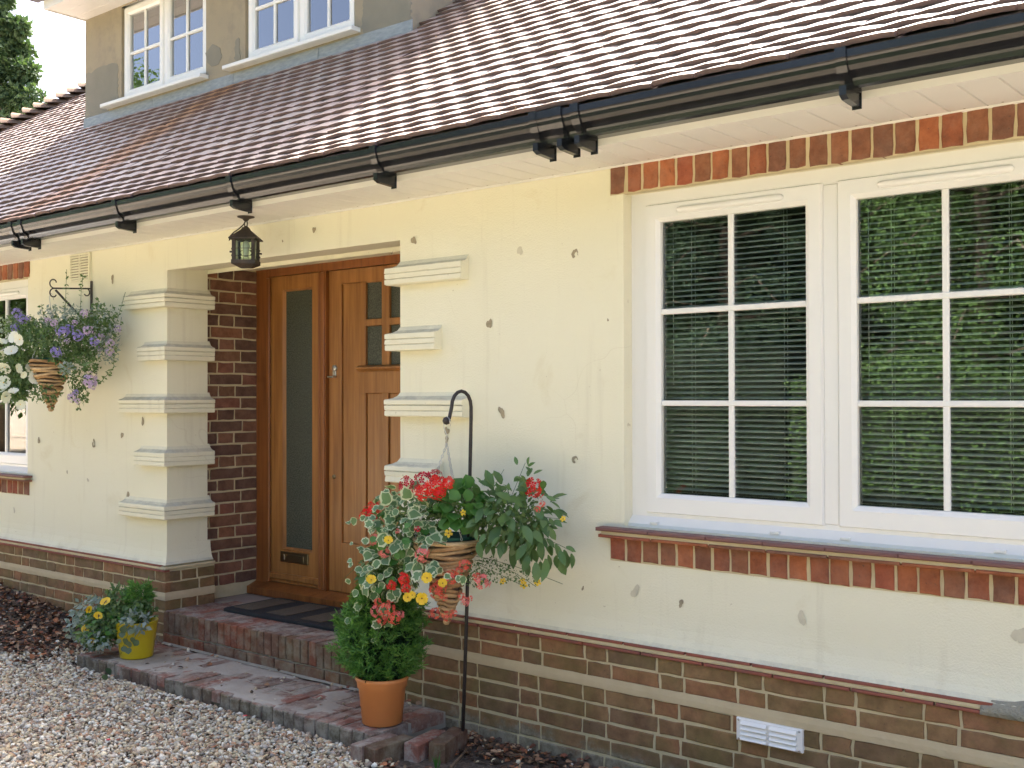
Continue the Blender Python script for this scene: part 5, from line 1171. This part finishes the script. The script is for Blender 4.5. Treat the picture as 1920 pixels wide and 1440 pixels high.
needle_mesh('inner_foliage', 500, 10, ([0,.5,.85,1],[.06,.12,.05,.005]), .17, .44, .035, .16, ML['conin'], PT)

# ------------------------------------------------------------------ yellow bucket with pansies
bc = at(247, 1237, Z=lz+.004)+dirv*.075
BU = empty('planted_bucket', (bc.x, bc.y, lz+.006), 'yellow enamel bucket of pansies and silvery foliage at the step end', 'planter')
m = MB(); m.lathe([(0,0),(.082,0),(.084,.004),(.108,.185),(.111,.188),(.108,.191),(.103,.185),(.1,.16),(0,.155)], 40); m.build('bucket', M['yellow'], BU)
m = MB(); m.lathe([(0,.165),(.102,.16)], 20); m.build('soil', M['soil'], BU)
lb = lambda px, py, Y: at(px, py, Y=Y)-Vector(BU.location)
rng = np.random.default_rng(25); random.seed(25); by = bc.y
small_foliage('foliage', BU, [(lb(215,1160,by-.05), (.17,.10,.085), 700), (lb(185,1180,by-.10), (.13,.10,.09), 480), (lb(225,1130,by), (.11,.08,.09), 420), (lb(265,1145,by), (.07,.07,.06), 200)], ML['small'], .032)
small_foliage('silver_foliage', BU, [(lb(172,1150,by-.08), (.13,.09,.09), 190), (lb(180,1200,by-.14), (.10,.06,.06), 110), (lb(150,1175,by-.1), (.08,.06,.07), 120), (lb(255,1165,by-.06), (.08,.06,.05), 120)], ML['silver'], .036)
needle_mesh('dark_tuft', 120, 12, ([0,.5,1],[.03,.065,.03]), .22, .16, .03, .09, ML['conifer'], BU).location = (-.03, .03, .0)
# ivy trailing down the front
iv = MB(); pts = [lb(235,1165,by-.13), lb(240,1190,by-.135), lb(232,1210,by-.135), lb(228,1225,by-.13)]; iv.tube(pts, .0015, 5)
pts2 = [lb(250,1170,by-.135), lb(255,1190,by-.14), lb(248,1205,by-.14)]; iv.tube(pts2, .0015, 5); iv.build('stem', ML['stem'], BU)
MIVY = mesh_leaf('ivy_leaf', .036, .036, leaf_mat('ivy_leaf', (.07,.12,.06), (.14,.18,.10), .3, .5, False), .2, .2, 'round')
for px, py in ((235,1175),(246,1180),(228,1185),(240,1200),(252,1196),(258,1200),(246,1205),(232,1212),(240,1215),(222,1198),(200,1265),(208,1255),(213,1250)):
    p = lb(px, py, by-.142) if py < 1230 else at(px, py, Z=.03)-Vector(BU.location); link('leaf', MIVY, BU, mtx=leaf_mtx(p, Vector((random.uniform(-1,1),-.3,-.6)), TOCAM(p+Vector(BU.location)), random.uniform(.7,1.1)))
for i in range(70):
    p = Vector(leaves_shell(1, lb(205,1168,by-.07), (.18,.11,.085))[0][0]); link('leaf', MGREEN[i % 2], BU, mtx=leaf_mtx(p, Vector(unit(1)[0])+Vector((-.2,-.3,-.2)), TOCAM(p+Vector(BU.location))*.6+Vector((0,0,.7))+Vector(unit(1)[0])*.4, random.uniform(.45,.8)))
def pansy_mesh():
    m = MB()
    for k, (a, r, w) in enumerate(((90,.026,.022),(30,.024,.020),(150,.024,.020),(-35,.022,.018),(215,.022,.018))):
        a = R(a); ca, sa = math.cos(a), math.sin(a); z = .001*k
        ring = [(0,0),(.45*r,-w*.7),(.95*r,-w*.75),(1.15*r,0),(.95*r,w*.75),(.45*r,w*.7)]; m.add([(x*ca-y*sa, x*sa+y*ca, z+.25*x) for x, y in ring], [tuple(range(6))], 0)
    m.add([(.0115*(1.25 if k % 2 else .45)*math.cos(R(-125+k*38)), .0115*(1.25 if k % 2 else .45)*math.sin(R(-125+k*38)), .0075) for k in range(7)]+[(0,.003,.006)], [tuple(range(8))], 1)
    return m.mesh('pansy', [ML['yel'], ML['dark']])
PAN = pansy_mesh()
for px, py, s_ in ((198,1130,1.05),(165,1143,.8),(184,1156,.9),(162,1180,.95),(174,1200,.65)):
    p = lb(px, py, by-.17); d = TOCAM(p+Vector(BU.location))+Vector(unit(1)[0])*.75; link('flower', PAN, BU, mtx=orient(p, d, 0) @ Matrix.Scale(s_, 4))
# fallen petals on the stones
MP = simple('fallen_petal', (.62,.03,.06), None, rough=.6); random.seed(4)
for i, (px, py, lab) in enumerate(((455,1343,'crimson fallen petal on the gravel close to the low step'), (198,1388,'pink fallen petal lying out on the open gravel'))):
    p = at(px, py, Z=.016); m = MB(); m.add([(0,0,0),(.011,.004,.003),(.014,.014,.001),(.004,.018,.004),(-.006,.010,.002)], [(0,1,2,3,4)]); tag(m.build('fallen_petal', MP, None, loc=p), lab, 'petal', 'petals dropped on the drive')
# grass tufts by the plinth
for px, py, h, lab in ((818,1428,.05,'small grass tuft growing in front of the loose bricks'), (1177,1425,.045,'few yellow-green grass blades at the foot of the plinth')):
    p = at(px, py+12, Z=0.0); m = MB(); random.seed(int(px))
    for k in range(9):
        a = random.uniform(0,6.28); b_ = Vector((math.cos(a),math.sin(a),0))*random.uniform(.003,.016); l_ = h*random.uniform(.6,1.2); q = Vector((math.cos(a+.5),math.sin(a+.5),0))*l_*.35; s2 = Vector((-math.sin(a),math.cos(a),0))*.0022
        m.add([b_-s2, b_+s2, b_+q*.4+s2+Vector((0,0,l_*.6)), b_+q+Vector((0,0,l_)), b_+q*.4-s2+Vector((0,0,l_*.6))], [(0,1,2,3,4)])
    tag(m.build('grass_tuft', ML['green'], None, loc=p), lab, 'grass', 'grass tufts by the wall')

# ------------------------------------------------------------------ trees and what the windows reflect
MT = dict(con=leaf_mat('conifer_foliage', (.035,.075,.030), (.075,.125,.05), .25, .7), hedge=leaf_mat('hedge_foliage', (.055,.12,.025), (.09,.17,.035), .2, .85), broad=leaf_mat('broad_foliage', (.06,.12,.03), (.10,.17,.05), .3, .8), deep=leaf_mat('deep_conifer_foliage', (.012,.032,.012), (.03,.065,.022), .15, .85))
def tree(name, loc, h, r, label, kind, mat, seed, n, cat='tree', z0=.08, size=.22):
    global rng
    rng = np.random.default_rng(seed); e = empty(name, loc, label, cat)
    m = MB(); m.tube([(0,0,-.1),(.05,0,h*.4),(0,.05,h*.92)], [h*.022,h*.015,h*.004], 9); m.build('trunk', M['bark'], e)
    nb = 46 if kind == 'conifer' else 30; limbs = MB(); C, Rr = [], []
    for k in range(nb):
        t = (k+.5)/nb; a = 2.4*k+rng.uniform(-.4,.4)
        if kind == 'conifer':
            z = h*(z0+(.97-z0)*t); rad = r*(1-t)**.75*rng.uniform(.65,1.1)+.12; end = (rad*math.cos(a), rad*math.sin(a), z-rad*.18); limbs.tube([(0,0,z), (end[0]*.6,end[1]*.6,z+.02*h), end], [.05,.03,.01], 5)
            for q in (.35,.6,.85,1.05): C.append((end[0]*q, end[1]*q, z-rad*.18*q*q+.1)); Rr.append((rad*.26+.1, rad*.26+.1, rad*.16+.14))
        else:
            z = h*(z0+(.95-z0)*t); rad = r*math.sqrt(max(.05, 1-((t-.45)/.6)**2))*rng.uniform(.5,1); end = (rad*math.cos(a), rad*math.sin(a), z); limbs.tube([(0,0,z*.7), (end[0]*.5,end[1]*.5,z*.9), end], [.07,.045,.012], 5)
            for q in (.5,.85,1.1): C.append((end[0]*q, end[1]*q, z+rng.uniform(-.3,.3))); Rr.append((r*.27,)*2+(r*.2,))
    limbs.build('branches', M['bark'], e)
    per = max(6, n//len(C)); P, Nn = [], []
    for c, rr in zip(C, Rr): p, q = leaves_shell(per, c, rr); P.append(p); Nn.append(q)
    P, Nn = np.vstack(P), np.vstack(Nn); k = len(P); d = Nn*.7+unit(k)*.6; d[:, 2] -= .25
    v, f = scatter(SMV, SMF, frames(P, d, Nn+unit(k)*.6, rng.uniform(.6,1.3,k)*size)); link('crown', big_mesh('crown', v, f, mat), e); return e
tree('conifer_tree', (-29.6, 11.3, 0), 13.2, 3.5, 'tall dark conifer rising behind the tiled hip at the left', 'conifer', MT['con'], 3, 42000, size=.19)
tree('conifer_tree', (-36.5, 12.0, 0), 16., 3.4, 'bigger conifer at the very left edge behind the roof', 'conifer', MT['con'], 4, 20000, size=.26)
def hedge(name, x0, x1, y, h, dp, label, seed, mt='hedge', dens=900, sz=.052):
    global rng
    rng = np.random.default_rng(seed); e = empty(name, ((x0+x1)/2, y, 0), label, 'hedge'); L_ = x1-x0; n = int(L_*h*dens)
    x = rng.uniform(-L_/2, L_/2, n); z = rng.uniform(.05, h, n); lump = .16*np.sin(x*2.1)+.12*np.sin(x*5.3+z*2)+.08*np.sin(z*6+x)
    yy = dp/2+lump*.6-rng.uniform(0, .3, n)**1.5; P = np.c_[x, yy, z+.15*np.sin(x*1.7)]; nt2 = int(L_*dp*200); xt = rng.uniform(-L_/2, L_/2, nt2); P = np.vstack([P, np.c_[xt, rng.uniform(-dp/2, dp/2, nt2), h+.15*np.sin(xt*1.7)+rng.normal(0,.05,nt2)]])
    k = len(P); d = unit(k)+[0,.5,-.1]; v, f = scatter(SMV, SMF, frames(P, d, unit(k)+[0,.9,.5], rng.uniform(.65,1.4,k)*sz)); link('foliage', big_mesh('foliage', v, f, MT[mt]), e)
    m = MB(); m.box(-L_/2, L_/2, -dp/2, dp/2-.3, 0, h-.15); m.build('core', simple('hedge_core', (.012,.02,.008), None, rough=.9), e)
hedge('clipped_hedge', -5.2, 3.5, -10.6, 1.75, 1.1, 'sunlit clipped hedge reflected low in the right light of the large window', 8)
hedge('clipped_hedge', -15.5, -5.4, -10.8, 2.3, 1.2, 'dark clipped hedge reflected low in the left light of the large window', 9, 'deep')
hedge('conifer_hedge', -24, 7, -17.0, 6.5, 1.6, 'high dark conifer hedge reflected behind everything in the large window', 10, 'deep', 260, .15)
for i, (x, y, h, r, lab, kd, mt) in enumerate(((-8.2,-14.0,9.,2.7,'dark conifer reflected in the left light of the large window','conifer','deep'), (-3.9,-14.4,9.5,2.9,'green conifer reflected in the large window behind the clipped hedge','conifer','hedge'), (.6,-14.2,9.,2.7,'conifer reflected at the right picture edge of the large window','conifer','broad'),
        (-12.4,-14.0,10,2.9,'dark conifer across the drive reflected beside the window frame','conifer','deep'), (-17.5,-15,9,3.2,'leafy tree across the drive towards the parked car','broad','broad'), (-29,-18.,11.8,4.2,'leafy tree reflected low in the dormer windows','broad','broad'), (-37,-17,14.5,4.6,'tall leafy tree reflected in the first dormer window','broad','broad'), (-21.5,-19,13.5,4.2,'leafy tree reflected in the second dormer window','broad','hedge'), (-27,-10,7,3.,'bushy tree reflected in the window at the left edge','broad','hedge'))):
    tree('conifer_tree' if kd == 'conifer' else 'broadleaf_tree', (x, y, 0), h, r, lab, kd, MT[mt], 40+i, 46000 if kd == 'conifer' else 20000, z0=.03 if kd == 'conifer' else .22, size=.085 if kd == 'conifer' else .19)
# white car on the drive, mirrored in the left window
CA = empty('parked_car', (-13.4, -5.0, 0), 'white car on the drive mirrored in the window behind the left basket', 'car', rz=R(25))
def car():
    prof = [(-2.05,.35),(-2.1,.62),(-2.0,.88),(-1.75,.98),(-1.45,1.36),(-.9,1.47),(.3,1.45),(.85,1.02),(1.75,.86),(2.08,.66),(2.1,.36),(1.75,.28),(-1.7,.28)]
    m = MB(); n = len(prof); st_ = []
    for y, k in ((-.86,0.),(-.80,1.),(.80,1.),(.86,0.)):
        for x, z in prof: 
            q = k if z < .95 else (1 if abs(y) < .82 else 0); yy = y*(1 if z < 1.0 else .84); st_.append((x*(1 if k else .985), yy, z if k else z*.985+.005))
    m.add(st_, [(i*n+k, i*n+(k+1) % n, (i+1)*n+(k+1) % n, (i+1)*n+k) for i in range(3) for k in range(n)]+[tuple(range(n)), tuple(range(3*n, 4*n))[::-1]]); m.build('body', M['carpaint'], CA)
    for s_ in (-1, 1):
        for (x0, x1, x2, x3) in ((-1.35,-.35,-.35,-1.0),(-.28,.62,.28,-.28)):
            m = MB(); yy = s_*.728; m.add([(x0,s_*.745,1.02),(x1,s_*.745,1.02),(x2,yy,1.38),(x3,yy,1.38)], [(0,1,2,3)]); m.build('side_window', M['cardark'], CA)
        for x in (-1.3, 1.32):
            m = MB(); m.lathe([(.12,-.11),(.30,-.11),(.33,-.08),(.33,.08),(.30,.11),(.12,.11)], 24); w = m.build('wheel', M['rubber'], CA); w.matrix_basis = Matrix.Translation((x, s_*.78, .33)) @ Matrix.Rotation(R(90), 4, 'X')
            m = MB(); m.lathe([(0,-.115),(.19,-.115),(.205,-.10),(.205,.10),(.19,.115),(0,.115)], 20); m.build('rim', M['chrome'], w)
        m = MB(); m.bevbox(-.12,.12,-.01,.03,-.07,.07,.01); o = m.build('headlight', M['glass'], CA); o.matrix_basis = Matrix.Translation((2.02, s_*.62, .72)) @ Matrix.Rotation(R(90), 4, 'Z')
    m = MB(); m.add([(.86,-.66,1.03),(.86,.66,1.03),(.34,.60,1.43),(.34,-.60,1.43)], [(0,1,2,3)]); m.v = [(x+.012, y, z+.012) for x, y, z in m.v]; m.build('windscreen', M['cardark'], CA)
car()
S.render.engine = 'CYCLES'; S.cycles.use_adaptive_sampling = True; S.cycles.adaptive_threshold = .02; S.cycles.max_bounces = 5; S.cycles.diffuse_bounces = 3; S.cycles.glossy_bounces = 3; S.cycles.transmission_bounces = 3; S.cycles.transparent_max_bounces = 6
